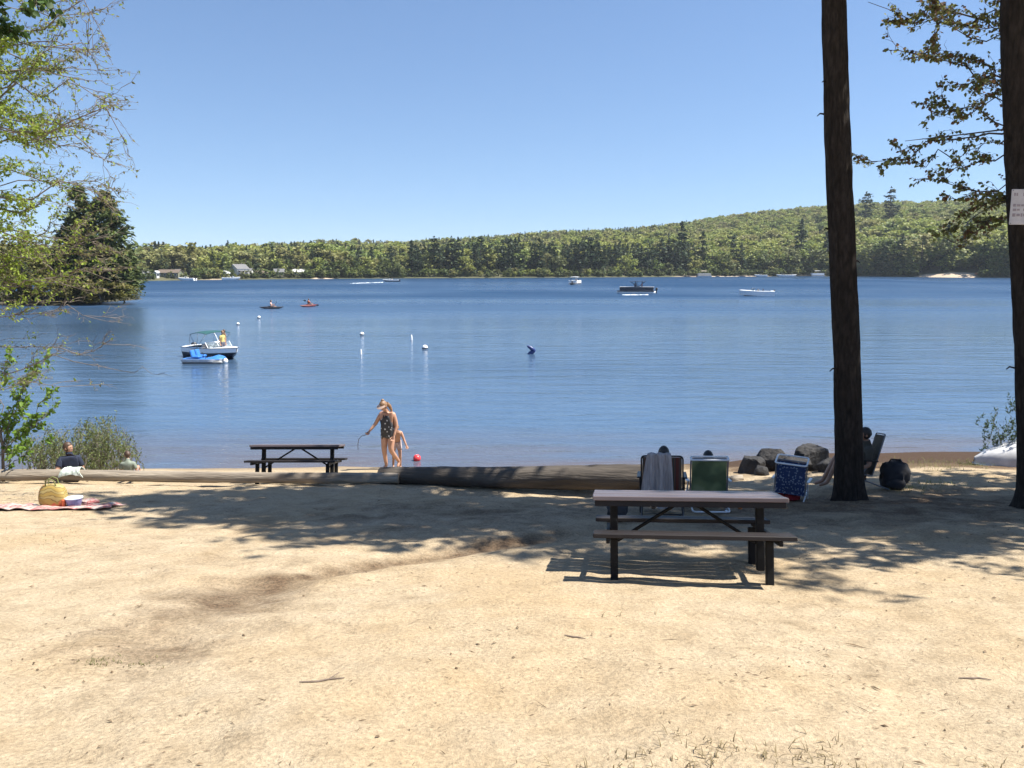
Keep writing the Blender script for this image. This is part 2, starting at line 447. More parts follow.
def person(label, J, loc, rz, skin, hair, clothes, group=None, scale=1.0, look=(0, 0, 0), hairfn=None, curl=(.5, .5), bulk=1.0, hair_len=0.0, sub=2, rad=None, thing_name='person'):
    """one continuous body with head and hands; hair and clothes are its children"""
    J = {k: Vector(v) for k, v in J.items()}
    rd = dict(RAD); rd.update(rad or {})
    rd = {k: (tuple(x * bulk for x in v) if hasattr(v, '__len__') else v * (bulk if k != 'wr' else 1)) for k, v in rd.items()}
    bm_me = skin_mesh(J, rd, sub)
    t = thing(thing_name, label, 'person', loc, rz, group); t.scale = (scale,) * 3
    rot = Euler(look).to_matrix(); hc = J['skull'] + (J['skull'] - J['neck']).normalized() * .045 + rot @ Vector((0, -.012, .03))
    mb = MB(); head_parts(mb, hc, rot)
    hand_parts(mb, J['wrL'], J['elL'], curl[0], 1, 0, -1); hand_parts(mb, J['wrR'], J['elR'], curl[1], 1, 0, 1)
    tmp = mb.build('tmp', [skin, MEYE, MLIP], None, smooth=True)
    bm = bmesh.new(); bm.from_mesh(bm_me); bm.faces.ensure_lookup_table()
    nb = len(bm.faces); bm.from_mesh(tmp.data)
    for f in bm.faces: f.smooth = True
    me = bpy.data.meshes.new('body'); bm.to_mesh(me); bm.free()
    for m_ in (skin, MEYE, MLIP): me.materials.append(m_)
    tm = tmp.data; bpy.data.objects.remove(tmp); bpy.data.meshes.remove(tm)
    link('body', me, t)
    # clothes: the body's own faces over the named bones, pushed out along the normals
    cen = np.array([p.center for p in bm_me.polygons]); best = np.full(len(cen), 9.0); who = np.zeros(len(cen), int); par = np.zeros(len(cen))
    for bi, (a, b) in enumerate(BONES):
        pa, pb = np.array(J[a]), np.array(J[b]); d = pb - pa; tt = np.clip(((cen - pa) @ d) / (d @ d), 0, 1)
        r = rd.get(a, rd.get(a[:-1])); r = max(r) if hasattr(r, '__len__') else r
        ds = np.linalg.norm(cen - (pa + tt[:, None] * d), axis=1) / (r + .03)
        m_ = ds < best; best[m_] = ds[m_]; who[m_] = bi; par[m_] = tt[m_]
    vn = np.array([v.normal for v in bm_me.vertices]); vc = np.array([v.co for v in bm_me.vertices])
    for cname, cmat, spec, off in clothes:
        sel = np.zeros(len(cen), bool)
        for bi, (a, b) in enumerate(BONES):
            for key, (t0, t1) in spec.items():
                if key == strip_side(a) + '-' + strip_side(b): sel |= (who == bi) & (par >= t0) & (par <= t1)
        faces = [tuple(p.vertices) for p, s_ in zip(bm_me.polygons, sel) if s_]
        if not faces: continue
        used = sorted({i for f in faces for i in f}); ren = {i: k for k, i in enumerate(used)}
        cv = vc[used] + vn[used] * off; cv2 = vc[used] + vn[used] * off * .3; n_ = len(used)
        fs = [tuple(ren[i] for i in f) for f in faces]; ed = {}
        for f in fs:
            for i, j in zip(f, f[1:] + f[:1]): ed[(i, j)] = ed.get((i, j), 0) + 1
        rim = [(i, j) for (i, j) in ed if (j, i) not in ed]
        cm = bpy.data.meshes.new(cname); cm.from_pydata([tuple(p) for p in np.concatenate([cv, cv2])], [], fs + [tuple(i + n_ for i in reversed(f)) for f in fs] + [(j, i, i + n_, j + n_) for i, j in rim])
        cm.materials.append(cmat); cm.polygons.foreach_set('use_smooth', [True] * len(cm.polygons)); cm.update(); link(cname, cm, t)
    bpy.data.meshes.remove(bm_me)
    if hair is not None:
        def hf(d, p):
            q = Vector(p); front = d.y < -.25 and d.z < .42
            low = d.z < (-.25 - hair_len)
            k = .90 if (front or low) else 1.0 + .05 * float(vnoise(d.x * 7, d.y * 7 + d.z * 6, 8))
            q *= k
            if not front and hair_len > 0 and d.z < 0 and d.y > -.1: q.z -= hair_len * (-d.z) * .5
            return q
        h = MB(); h.ball(hc + rot @ Vector((0, .008, .012)), (.088, .106, .122), 26, 18, hf, rot)
        if hairfn: hairfn(h, hc, rot)
        h.build('hair', hair, t, smooth=True)
    return t

TORSO = {'pelvis-spine': (0, 1), 'spine-chest': (0, 1), 'chest-neckb': (0, 1), 'neckb-neck': (0, .3), 'chest-sh': (0, 1), 'pelvis-hip': (0, 1)}
def tee(m_): return ('shirt', m_, {**TORSO, 'sh-el': (0, .62)}, .014)
def longsleeve(m_): return ('shirt', m_, {**TORSO, 'sh-el': (0, 1), 'el-wr': (0, .9)}, .014)
def shorts(m_): return ('shorts', m_, {'pelvis-hip': (0, 1), 'pelvis-spine': (0, .25), 'hip-kn': (0, .7)}, .02)
def pants(m_): return ('trousers', m_, {'pelvis-hip': (0, 1), 'pelvis-spine': (0, .25), 'hip-kn': (0, 1), 'kn-an': (0, .92)}, .018)

# woman walking along the waterline, head bowed, holding a thin cord
MSUIT, nt, N, L, b = new_mat('black and white floral swimsuit')
v = coords(nt, 'Object'); vo = N.new('ShaderNodeTexVoronoi'); vo.inputs['Scale'].default_value = 13; L.new(v, vo.inputs['Vector'])
ad = N.new('ShaderNodeMath'); ad.operation = 'ADD'; L.new(vo.outputs['Distance'], ad.inputs[0]); L.new(noise(nt, 24, 3, .6, v), ad.inputs[1])
L.new(ramp(nt, ad.outputs[0], [(.70, (.50, .52, .54)), (.78, (.02, .022, .028))]), b.inputs['Base Color']); b.inputs['Roughness'].default_value = .6
SKINW = M('woman skin', (.46, .265, .18), (.38, .205, .135), 7, .45)
wy_ = 18.85; wx_ = at_y(389, 470, wy_)[0]
JW = dict(STAND, chest=(0, -.02, 1.27), neckb=(0, -.035, 1.42), neck=(0, -.075, 1.475), skull=(-.005, -.115, 1.535),
          shR=(-.175, -.02, 1.36), elR=(-.30, -.07, 1.12), wrR=(-.40, -.20, .95), shL=(.175, -.01, 1.36), elL=(.225, .02, 1.09), wrL=(.20, -.07, .86),
          hipR=(-.095, 0, .89), knR=(-.085, -.06, .48), anR=(-.08, .02, .085), toeR=(-.10, -.13, .035),
          hipL=(.095, 0, .89), knL=(.12, -.09, .50), anL=(.16, .22, .16), toeL=(.17, .12, .045))
def bun(h, c, rot):
    h.ball(c + rot @ Vector((0, .05, .125)), (.04, .04, .036), 12, 9)
    h.tube([c + rot @ Vector((.03, .09, .0)), c + rot @ Vector((.05, .12, -.10)), c + rot @ Vector((.07, .10, -.20)), c + rot @ Vector((.08, .07, -.27))], [.05, .045, .032, .012], 10)
woman = person('woman in a black and white swimsuit walking along the waterline with head bowed', JW, (wx_, wy_, gz(wx_, wy_) - .005), R(-22), SKINW, HBLOND,
               [('swimsuit', MSUIT, {'pelvis-spine': (0, 1), 'spine-chest': (0, 1), 'pelvis-hip': (0, 1), 'hip-kn': (0, .06), 'chest-neckb': (0, .42), 'chest-sh': (0, .42)}, .008)],
               look=(R(32), 0, R(-14)), hairfn=bun, curl=(.45, 1.1), bulk=1.06, scale=1.0, rad=dict(pelvis=(.185, .145), spine=(.155, .125), chest=(.165, .13), hip=.105, kn=.062, sh=.062))
vz = MB()                                                   # light sun visor
rotv = Euler((R(32), 0, R(-14))).to_matrix(); hcv = Vector((-.005, -.115, 1.535)) + (Vector((-.005, -.115, 1.535)) - Vector((0, -.075, 1.475))).normalized() * .045 + rotv @ Vector((0, -.012, .03))
vz.sheet(lambda s, q: hcv + rotv @ Vector((math.sin((s - .5) * 2.6) * (.088 + q * .05), -math.cos((s - .5) * 2.6) * (.10 + q * .075), .055 - q * .02)), 14, 3, .006)
vz.build('visor', cloth('visor cloth', (.42, .30, .24)), woman)
hw = Matrix.Translation(woman.location) @ Euler(woman.rotation_euler).to_matrix().to_4x4()
hand = hw @ Vector((-.45, -.27, .875))
cb = MB(); cb.tube([hand + Vector((.03, .02, .03)), hand, hand + Vector((-.10, -.03, -.02)), hand + Vector((-.17, -.05, -.10)), hand + Vector((-.19, -.05, -.22)), hand + Vector((-.19, -.05, -.36))], [.008] * 6, 7)
tag(cb.build('cord', M('grey cord', (.16, .16, .17), rough=.8), None, smooth=True), 'thin curved grey cord hanging from the walking woman\'s hand', 'cord')

KID = dict(STAND, chest=(0, -.10, 1.22), neckb=(0, -.17, 1.35), neck=(0, -.20, 1.40), skull=(0, -.24, 1.45), spine=(0, -.03, 1.07), shL=(.165, -.14, 1.30), elL=(.25, -.16, 1.06), wrL=(.33, -.24, .86), shR=(-.165, -.14, 1.30), elR=(-.20, -.24, 1.08), wrR=(-.18, -.38, .90),
           knL=(.11, -.16, .50), anL=(.12, .04, .085), toeL=(.13, -.11, .035), knR=(-.11, -.08, .49), anR=(-.12, .16, .10), toeR=(-.12, .04, .035))
ky = 19.35; kx = at_y(397, 468, ky)[0]
person('child mostly hidden behind the walking woman at the waterline', KID, (kx, ky, gz(kx, ky) - .02), R(10), SKIN, HBLOND, [('swim_shorts', cloth('pale swim shorts', (.55, .45, .42), (.3, .25, .27)), {'pelvis-hip': (0, 1), 'pelvis-spine': (0, .3), 'hip-kn': (0, .5)}, .02)], scale=.72, look=(R(20), 0, 0))

# man sitting beyond the log, looking over his left shoulder
my = 14.75; mx = at_y(71, 470, my)[0]
JM = dict(FLOORSIT, skull=(.02, .06, .755), elL=(.27, .17, .34), wrL=(.30, .34, .30))
person('man in a navy shirt sitting behind the log turning his head', JM, (mx, my, gz(mx, my) - .02), R(180 + 25), SKIN, HBROWN, [tee(cloth('navy shirt', (.018, .026, .055), (.010, .014, .03))), shorts(cloth('dark shorts', (.05, .05, .06)))], look=(0, 0, R(-115)), curl=(.4, .5), bulk=1.12, scale=.84)
cy_ = 15.0; cx_ = at_y(129, 470, cy_)[0]
person('small child in a grey green shirt sitting low behind the log', FLOORSIT, (cx_, cy_, gz(cx_, cy_) + .06), R(190), SKIN, HBROWN, [tee(cloth('grey green shirt', (.24, .27, .22), (.16, .19, .15))), shorts(cloth('grey shorts', (.2, .2, .22)))], look=(R(14), 0, R(40)), scale=.62)

# ------------------------------------------------------------------ beach chairs
WHITE = M('white enamel tube', (.78, .78, .77), (.68, .68, .68), 9, .35, spec=.5); BLACKT = M('black tube', (.02, .02, .021), rough=.4)
ALU = M('grey aluminium tube', (.20, .20, .21), rough=.45, metal=.6)
def bend(pts, n=5):
    """round the corners of a path"""
    P = [Vector(p) for p in pts]; out = [P[0]]
    for a, b_, c in zip(P, P[1:], P[2:]):
        k = min(.05, (b_ - a).length * .4, (c - b_).length * .4); s = b_ + (a - b_).normalized() * k; e = b_ + (c - b_).normalized() * k
        for i in range(n + 1):
            t = i / n; out.append(s * (1 - t) ** 2 + b_ * 2 * t * (1 - t) + e * t * t)
    out.append(P[-1]); return out
def beach_chair(label, loc, rz, fab, tube, w=.54, seat_h=.22, back=.58, lean=.40, head_bar=True, arms=True, arm_mat=None, lp=1.0):
    """low folding chair facing -Y: seat and back fabric, two side frames, arms, front and rear ground bars"""
    t = thing('beach_chair', label, 'beach chair', loc, rz, 'folding chairs on the beach'); t['turn'] = rz; hw_ = w / 2
    by = .20; top = Vector((0, by + back * math.sin(lean), seat_h + back * math.cos(lean)))
    def bk(s, q):
        f = 1 - q; y = by + back * .97 * q * math.sin(lean); z = seat_h + back * .97 * q * math.cos(lean)
        sag = .035 * math.sin(PI * s) * math.sin(PI * min(1, q * 1.1)); return ((s - .5) * (w - .03), y + sag * math.cos(lean), z - sag * math.sin(lean))
    MB().sheet(bk, 10, 12, .008).build('backrest', fab, t, smooth=True)
    MB().sheet(lambda s, q: ((s - .5) * (w - .03), by - .42 * q, seat_h - .01 + .05 * q - .035 * math.sin(PI * s) * math.sin(PI * q)), 10, 8, .008).build('seat', fab, t, smooth=True)
    hb = []
    if head_bar: hb = [(hw_, top.y - .085, top.z + .035), (-hw_, top.y - .085, top.z + .035)]
    m = MB(); m.tube(bend([(hw_, by, seat_h), (hw_, top.y, top.z), (-hw_, top.y, top.z), (-hw_, by, seat_h)]), .0115, 10)
    m.build('back_frame', ALU if head_bar else tube, t, smooth=True); m = MB()
    if head_bar: m.tube(bend([(hw_, top.y, top.z), (hw_, top.y + .15 * lp, top.z - .05 * lp), (-hw_, top.y + .15 * lp, top.z - .05 * lp), (-hw_, top.y, top.z)]), .0145, 10); m.tube(bend([(hw_, top.y, top.z), (hw_, top.y - .13 * lp, top.z + .07 * lp), (-hw_, top.y - .13 * lp, top.z + .07 * lp), (-hw_, top.y, top.z)]), .0145, 10)
    if head_bar: m.build('head_bar', tube, t, smooth=True)
    m = MB(); m.tube(bend([(hw_, by, seat_h), (hw_, by - .42, seat_h + .04), (-hw_, by - .42, seat_h + .04), (-hw_, by, seat_h)]), .0125, 10); m.build('seat_frame', tube, t, smooth=True)
    m = MB(); m.tube(bend([(hw_ + .02, by - .02, seat_h + .23), (hw_ + .02, by - .33, .015), (-hw_ - .02, by - .33, .015), (-hw_ - .02, by - .02, seat_h + .23)]), .0125, 10); m.build('front_leg', tube, t, smooth=True)
    m = MB(); m.tube(bend([(hw_ - .005, by - .38, seat_h + .02), (hw_ - .005, by + .26, .015), (-hw_ + .005, by + .26, .015), (-hw_ + .005, by - .38, seat_h + .02)]), .0125, 10); m.build('rear_leg', tube, t, smooth=True)
    if arms:
        for s in (-1, 1):
            MB().box((s * (hw_ + .035), by - .14, seat_h + .245), (.05, .46, .022), bev=.009, rot=Euler((R(-4), 0, 0))).build('armrest', arm_mat or tube, t)
    return t
def fabric(name, cols, sc, kind='voronoi'):
    m, nt, N, L, b = new_mat(name); v = coords(nt, 'Object'); b.inputs['Roughness'].default_value = .85
    if kind == 'stripe':
        w_ = N.new('ShaderNodeTexWave'); w_.bands_direction = 'X'; w_.inputs['Scale'].default_value = sc; w_.inputs['Distortion'].default_value = .2; L.new(v, w_.inputs['Vector']); f = w_.outputs['Fac']
    elif kind == 'voronoi':
        w_ = N.new('ShaderNodeTexVoronoi'); w_.inputs['Scale'].default_value = sc; L.new(v, w_.inputs['Vector']); a = N.new('ShaderNodeMath'); a.operation = 'ADD'; L.new(w_.outputs['Distance'], a.inputs[0]); L.new(noise(nt, sc * 1.4, 3, .6, v), a.inputs[1]); f = a.outputs[0]
    else: f = noise(nt, sc, 2, .5, v)
    L.new(ramp(nt, f, cols), b.inputs['Base Color']); L.new(bump(nt, noise(nt, 160, 2, .5, v), .3, .002), b.inputs['Normal'])
    tl = N.new('ShaderNodeBsdfTranslucent'); L.new(b.inputs['Base Color'].links[0].from_socket, tl.inputs[0]); mx = N.new('ShaderNodeMixShader'); mx.inputs[0].default_value = .4
    L.new(b.outputs[0], mx.inputs[1]); L.new(tl.outputs[0], mx.inputs[2]); L.new(mx.outputs[0], N['Material Output'].inputs[0]); return m
FBLUE = fabric('blue floral canvas', [(.74, (.30, .36, .46)), (.88, (.035, .06, .14)), (1.0, (.04, .07, .17))], 26)
FGREEN = fabric('green print canvas', [(.40, (.12, .16, .075)), (.50, (.24, .30, .14)), (.62, (.38, .42, .23))], 2.6, 'noise')
FSTRIPE = fabric('striped canvas', [(.2, (.16, .045, .035)), (.45, (.09, .06, .05)), (.55, (.05, .085, .09)), (.8, (.22, .09, .05)), (1, (.06, .08, .07))], 3.2, 'stripe')
FKHAKI = fabric('khaki canvas', [(.3, (.10, .09, .07)), (.7, (.15, .135, .10))], 20, 'noise')

def stand_at(u, v): return on_ground(u, v)
# chair under the towel
pA = stand_at(662, 516)
chA = beach_chair('striped red brown chair in a black frame under a grey towel', (pA[0], pA[1], pA[2] - .005), R(170), FSTRIPE, BLACKT, w=.54, seat_h=.33, back=.53, lean=.22, head_bar=False)
pB = stand_at(706, 508)
chB = beach_chair('green print chair with a white top bar beside the striped chair', (pB[0], pB[1], pB[2] - .005), R(176), FGREEN, WHITE, w=.52, seat_h=.20, back=.56, lean=.20, lp=.35)
pC = stand_at(790, 500)
chC = beach_chair('empty blue patterned chair with a white frame left of the pine trunk', (pC[0], pC[1], pC[2] - .005), R(153), FBLUE, WHITE, w=.50, seat_h=.15, back=.56, lean=.16)
pD = stand_at(859, 491)
chD = beach_chair('khaki chair seen from its side behind the leaning pine trunk', (pD[0] , pD[1] + .15, pD[2] - .005), R(-100), FKHAKI, ALU, w=.54, seat_h=.24, back=.70, lean=.30, head_bar=False, arm_mat=BLACKT)
for c_ in (chA, chB, chC, chD): tilt(c_)
chC.scale = (.90, .90, .92); chC.rotation_euler.y -= R(6)
def seat_on(ch, h, back=.0, **kw):
    """seat height above the chair's foot; the sitter faces the same way as the chair"""
    a = ch['turn']; off = Matrix.Rotation(a, 3, 'Z') @ Vector((0, back, 0))
    return (ch.location.x + off.x, ch.location.y + off.y, ch.location.z + h), a
lo, a = seat_on(chA, .17, .0)
person('dark haired person in the striped chair, seen from behind above the towel', SIT, lo, a, SKIN2, HBLACK, [tee(cloth('dark top', (.05, .05, .055))), pants(cloth('brown trousers', (.09, .07, .055)))], 'people sitting in beach chairs', bulk=1.05, scale=.86)
lo, a = seat_on(chB, .07, .0)
JB = dict(SIT, knL=(.13, -.42, .26), anL=(.13, -.66, -.08), toeL=(.14, -.80, -.13), knR=(-.13, -.42, .26), anR=(-.13, -.66, -.08), toeR=(-.14, -.80, -.13))
person('person with short black hair sitting in the green chair facing the lake', JB, lo, a, SKIN2, HBLACK, [tee(cloth('blue green top', (.06, .10, .13))), shorts(cloth('blue shorts', (.04, .09, .16)))], 'people sitting in beach chairs', scale=.84)
lo, a = seat_on(chD, .16, .08)
JD = dict(SIT, knL=(.13, -.42, .44), anL=(.13, -.60, -.06), toeL=(.14, -.74, -.115), knR=(-.13, -.40, .40), anR=(-.13, -.63, -.10), toeR=(-.14, -.77, -.155))
person('dark haired person sitting behind the leaning trunk with knees showing on its left', JD, lo, a, SKIN2, HBLACK, [tee(cloth('olive top', (.07, .065, .05))), shorts(cloth('khaki shorts', (.13, .11, .085)))], 'people sitting in beach chairs', scale=.92)

# grey towel over the striped chair's back
TOWEL = M('grey towel with fold shade', (.40, .37, .36), (.20, .185, .185), 11, .95, .8, .006, stretch=(3.5, 3.5, .3))  # darker vertical streaks paint the shade of the folds
ty_ = .20 + .53 * math.sin(.22); tz_ = .33 + .53 * math.cos(.22)
def tw(s, q):
    x = .04 + (s - .5) * (.24 + .20 * q ** .6); fold = .030 * math.sin(s * 17 + 1.1 * math.sin(q * 3)) * min(1, .3 + q)
    if q < .18: return (x, ty_ - .05 + q / .18 * .085, tz_ + .02 + .02 * math.sin(PI * q / .18) + .006 * math.sin(s * 17))
    k = (q - .18) / .82; return (x + .03 * k, ty_ + .035 + fold - .05 * k, tz_ + .02 - k * (.66 + .06 * math.sin(s * 5)))
t_ = MB().sheet(tw, 44, 30, .008).build('towel', TOWEL, None, smooth=True, loc=chA.location)
t_.rotation_euler = chA.rotation_euler
tag(t_, 'long grey towel draped over the back of the striped chair', 'towel')

# red cooler bag under the blue chair, bottles, bags
q = stand_at(789, 500)
t = thing('cooler_bag', 'red soft bag under the blue patterned chair', 'bag', (q[0], q[1] + .02, q[2]), R(-12))
RED = cloth('red nylon', (.36, .02, .025), (.24, .012, .015), 9)
MB().ball((0, 0, .065), (.19, .12, .075), 20, 14, lambda d, p: Vector((max(-.165, min(.165, p.x)), max(-.105, min(.105, p.y)), p.z * (1 if d.z > 0 else .85)))).build('pouch', RED, t, smooth=True)
MB().tube([(-.08, -.09, .10), (-.07, -.10, .16), (.07, -.10, .16), (.08, -.09, .10)], .008, 8).build('handle', cloth('dark webbing', (.05, .02, .02)), t, smooth=True)
MB().tube([(-.16, 0, .125), (0, 0, .142), (.16, 0, .125)], .005, 6).build('zip', BLACKT, t, smooth=True)
q = stand_at(727, 511)
mglass, nt, N, L, b = new_mat('clear bottle plastic'); b.inputs['Base Color'].default_value = (.85, .9, .95, 1); b.inputs['Transmission Weight'].default_value = .85; b.inputs['Roughness'].default_value = .08; b.inputs['IOR'].default_value = 1.3
t = thing('water_bottle', 'clear plastic water bottle standing on the sand by the table post', 'bottle', q)
MB().lathe([(.001, 0), (.030, .002), (.033, .012), (.031, .06), (.033, .08), (.031, .10), (.033, .14), (.026, .175), (.013, .195), (.013, .205), (.001, .206)], 18).build('body', mglass, t, smooth=True)
MB().lathe([(.001, .203), (.016, .203), (.016, .22), (.001, .222)], 14).build('cap', WHITE, t, smooth=True)
q = stand_at(740, 508)
t = thing('drink_bottle', 'orange drink bottle standing on the sand left of the blue chair', 'bottle', q)
MB().lathe([(.001, 0), (.028, .002), (.032, .01), (.032, .10), (.030, .12), (.032, .13), (.032, .155), (.020, .175), (.001, .176)], 18).build('body', M('orange plastic', (.72, .22, .05), (.62, .18, .04), 9, .4), t, smooth=True)
MB().lathe([(.001, .172), (.019, .172), (.019, .197), (.001, .2)], 14).build('cap', M('orange cap', (.62, .16, .05), rough=.4), t, smooth=True)

DBAG = cloth('charcoal bag cloth', (.035, .036, .042), (.02, .021, .025), 8)
def round_bag(label, loc, rz, s):
    t = thing('beach_bag', label, 'bag', loc, rz)
    MB().ball((0, 0, .19 * s), (.19 * s, .15 * s, .21 * s), 26, 20, lambda d, p: p * (1 + .38 * float(vnoise(d.x * 3, d.z * 3 + d.y * 2, 5))) + Vector((0, 0, .02 * s if d.z < -.6 else 0))).build('body', DBAG, t, smooth=True)
    MB().tube([(-.08 * s, 0, .36 * s), (-.06 * s, -.05 * s, .43 * s), (.05 * s, -.04 * s, .42 * s), (.08 * s, 0, .35 * s)], .010 * s, 8).build('strap', DBAG, t, smooth=True)
    MB().ball((0, -.13 * s, .12 * s), (.12 * s, .045 * s, .08 * s), 14, 10).build('pocket', DBAG, t, smooth=True)
q = stand_at(617, 521); round_bag('dark round bag on the sand behind the near table left post', q, .3, .72)
q = stand_at(893, 489); round_bag('dark lumpy bag on the ground right of the leaning trunk', (q[0], q[1], q[2] - .01), -.2, 1.25)

# picnic things on the left
FTOTE, nt, N, L, b = new_mat('golden printed tote'); v = coords(nt, 'Object'); vo = N.new('ShaderNodeTexVoronoi'); vo.inputs['Scale'].default_value = 11; vo.feature = 'SMOOTH_F1'; L.new(v, vo.inputs['Vector'])
wv = N.new('ShaderNodeTexWave'); wv.wave_type = 'RINGS'; wv.inputs['Scale'].default_value = 4.5; wv.inputs['Distortion'].default_value = 9; wv.inputs['Detail'].default_value = 2; L.new(v, wv.inputs['Vector'])
c = ramp(nt, wv.outputs['Fac'], [(.42, (.34, .24, .06)), (.58, (.13, .08, .022)), (.9, (.38, .30, .11))]); L.new(mix_rgb(nt, ramp(nt, noise(nt, 6, 2, .5, v), [(.60, 0), (.66, 1)]), c, (.45, .10, .05)), b.inputs['Base Color']); b.inputs['Roughness'].default_value = .7
q = on_ground(54, 507)
t = thing('tote_bag', 'bulging golden brown patterned tote bag on the picnic blanket', 'bag', q, R(8))
def tote(d, p):
    return Vector((max(-.175, min(.175, p.x)) * (1.0 - .18 * max(0, p.z) / .2), max(-.10, min(.10, p.y)) * (1.0 - .30 * max(0, p.z) / .2), max(-.17, min(.16, p.z))))
MB().ball((0, 0, .17), (.215, .13, .215), 26, 18, tote).build('body', FTOTE, t, smooth=True)
for s in (-1, 1): MB().tube([(-.07, s * .05, .32), (-.06, s * .06, .40), (-.01, s * .062, .43), (.05, s * .06, .40), (.07, s * .05, .32)], .009, 8).build('handle', cloth('olive webbing', (.16, .17, .06)), t, smooth=True)
MB().box((.165, -.07, .07), (.05, .06, .12), bev=.012).build('side_pocket', cloth('orange red cloth', (.55, .13, .05)), t)
q = on_ground(74.5, 507)
t = thing('bowl', 'blue and lilac plastic bowl right of the tote bag', 'bowl', (q[0], q[1], q[2] + .01))
MB().lathe([(.001, 0), (.075, 0), (.085, .01), (.112, .12), (.118, .135), (.110, .135), (.10, .11), (.075, .015), (.001, .012)], 26).build('bowl', M('lilac blue plastic', (.22, .27, .48), (.31, .28, .5), 5, .4), t, smooth=True)
MB().lathe([(.112, .128), (.121, .131), (.121, .140), (.112, .142)], 26).build('rim', M('pale rim', (.55, .62, .75), rough=.4), t, smooth=True)
FBL, nt, N, L, b = new_mat('red and white printed blanket'); v = coords(nt, 'Object'); vo = N.new('ShaderNodeTexVoronoi'); vo.inputs['Scale'].default_value = 8; L.new(v, vo.inputs['Vector'])
L.new(ramp(nt, noise(nt, 9, 3, .6, v), [(.42, (.46, .39, .34)), (.52, (.40, .22, .20)), (.60, (.34, .08, .08)), (.7, (.48, .41, .36))]), b.inputs['Base Color']); b.inputs['Roughness'].default_value = .95
q = on_ground(40, 509); bx0 = at_y(-40, 508, q[1])[0]; bx1 = at_y(106, 508, q[1])[0]
def bl(s, r_):
    x = bx0 + (bx1 - bx0) * s + .08 * r_ + .05 * math.sin(r_ * 7); y = q[1] - .24 + .50 * r_ + .04 * math.sin(s * 9) + .08 * s
    return (x - q[0], y - q[1], gz(x, y) - q[2] + .018 + .022 * abs(math.sin(s * 23 + r_ * 6)) * (.3 + abs(math.sin(s * 5))))
tag(MB().sheet(bl, 90, 18, .008).build('picnic_blanket', FBL, None, smooth=True, loc=q), 'crumpled red and white blanket spread on the sand in front of the grey log', 'blanket')
q = on_ground(90, 506)
t = MB().ball((0, 0, .03), (.13, .08, .05), 26, 14, lambda d, p: p * (1 + .35 * float(vnoise(d.x * 4 + 3, d.y * 4 + d.z * 3, 6)))).build('crumpled_towel', FBL, None, smooth=True, loc=(q[0], q[1], q[2] + .02)); tag(t, 'small crumpled red and white cloth at the right end of the blanket', 'cloth')
# white towel hung over the log
WT = M('white green towel', (.55, .58, .54), (.32, .39, .34), 7, .95, .6, .006, stretch=(1, 1, 3))
lx = at_y(72, 475, 14.15)[0]; lz = gz(lx, 14.0) + .13
def wtw(s, r_):
    a = -2.3 + (3.6 + .7 * float(vnoise(s * 4, 3.3, 80))) * (1 - r_); rr = .122 + .050 * abs(float(vnoise(s * 6, r_ * 3 + 2, 77))) + .022 * float(vnoise(s * 14, r_ * 6, 78))
    return ((s - .5) * (.40 - .10 * r_ + .10 * float(vnoise(r_ * 5, s * 2, 79))) + .04 * math.sin(r_ * 5 + s * 2), 14.18 + math.cos(a + PI / 2 + .35) * rr * 1.02, lz + math.sin(a + PI / 2 + .35) * rr + .01)
t = MB().sheet(lambda s, r_: (lambda p: (p[0], p[1] - 14.18, p[2] - lz))(wtw(s, r_)), 26, 22, .010).build('towel', WT, None, smooth=True, loc=(lx, 14.18, lz)); tag(t, 'white and green towel hung over the grey log in front of the man', 'towel')
# ------------------------------------------------------------------ boats
GEL = M('white boat paint', (.88, .88, .87), (.82, .82, .81), 5, .25, spec=.5); NAVY = M('dark hull paint', (.03, .035, .05), (.02, .022, .032), 6, .3)
TEAL = cloth('teal canvas', (.015, .085, .09), (.01, .06, .065)); STEEL = M('boat rail steel', (.65, .66, .68), rough=.25, metal=1); UPH = M('boat upholstery', (.55, .53, .50), (.42, .40, .38), 6, .6)
BLK = M('black plastic', (.02, .02, .022), rough=.4); MWIND, nt, N, L, b = new_mat('tinted windshield'); b.inputs['Base Color'].default_value = (.5, .58, .62, 1); b.inputs['Transmission Weight'].default_value = .8; b.inputs['Roughness'].default_value = .05; b.inputs['IOR'].default_value = 1.1

def hull_ring(t, L, B, sheer, draft, lo=0.0, hi=1.0):
    """half sections from keel to sheer, mirrored; t runs stern 0 to bow 1"""
    x = -L / 2 + L * .88 * t; b_ = B / 2 * (1 - max(0, (t - .45) / .55) ** 2.2) ** .75 if t < 1 else 0.0
    b_ = max(b_, .012); s = sheer * (1 + .22 * max(0, t - .35) ** 1.5 * 2); k = -draft + (draft + s * .55) * max(0, (t - .72) / .28) ** 2
    half = [(0, k), (.55, k + (s - k) * .16), (.90, k + (s - k) * .34), (.97, k + (s - k) * .66), (1.0, s)]
    X = lambda z: x + .12 * L * t ** 3 * max(0, (z + draft) / (s + draft))
    return [(X(z), -w_ * b_, z) for w_, z in half[::-1]] + [(X(z), w_ * b_, z) for w_, z in half[1:]], b_, s
def boat_hull(L, B, sheer, draft, n=22):
    rings = [hull_ring(i / n, L, B, sheer, draft)[0] for i in range(n + 1)]
    m = MB(); m.loft(rings, closed=False)
    r0 = rings[0]; m.add(r0, [tuple(range(len(r0)))]); return m, rings
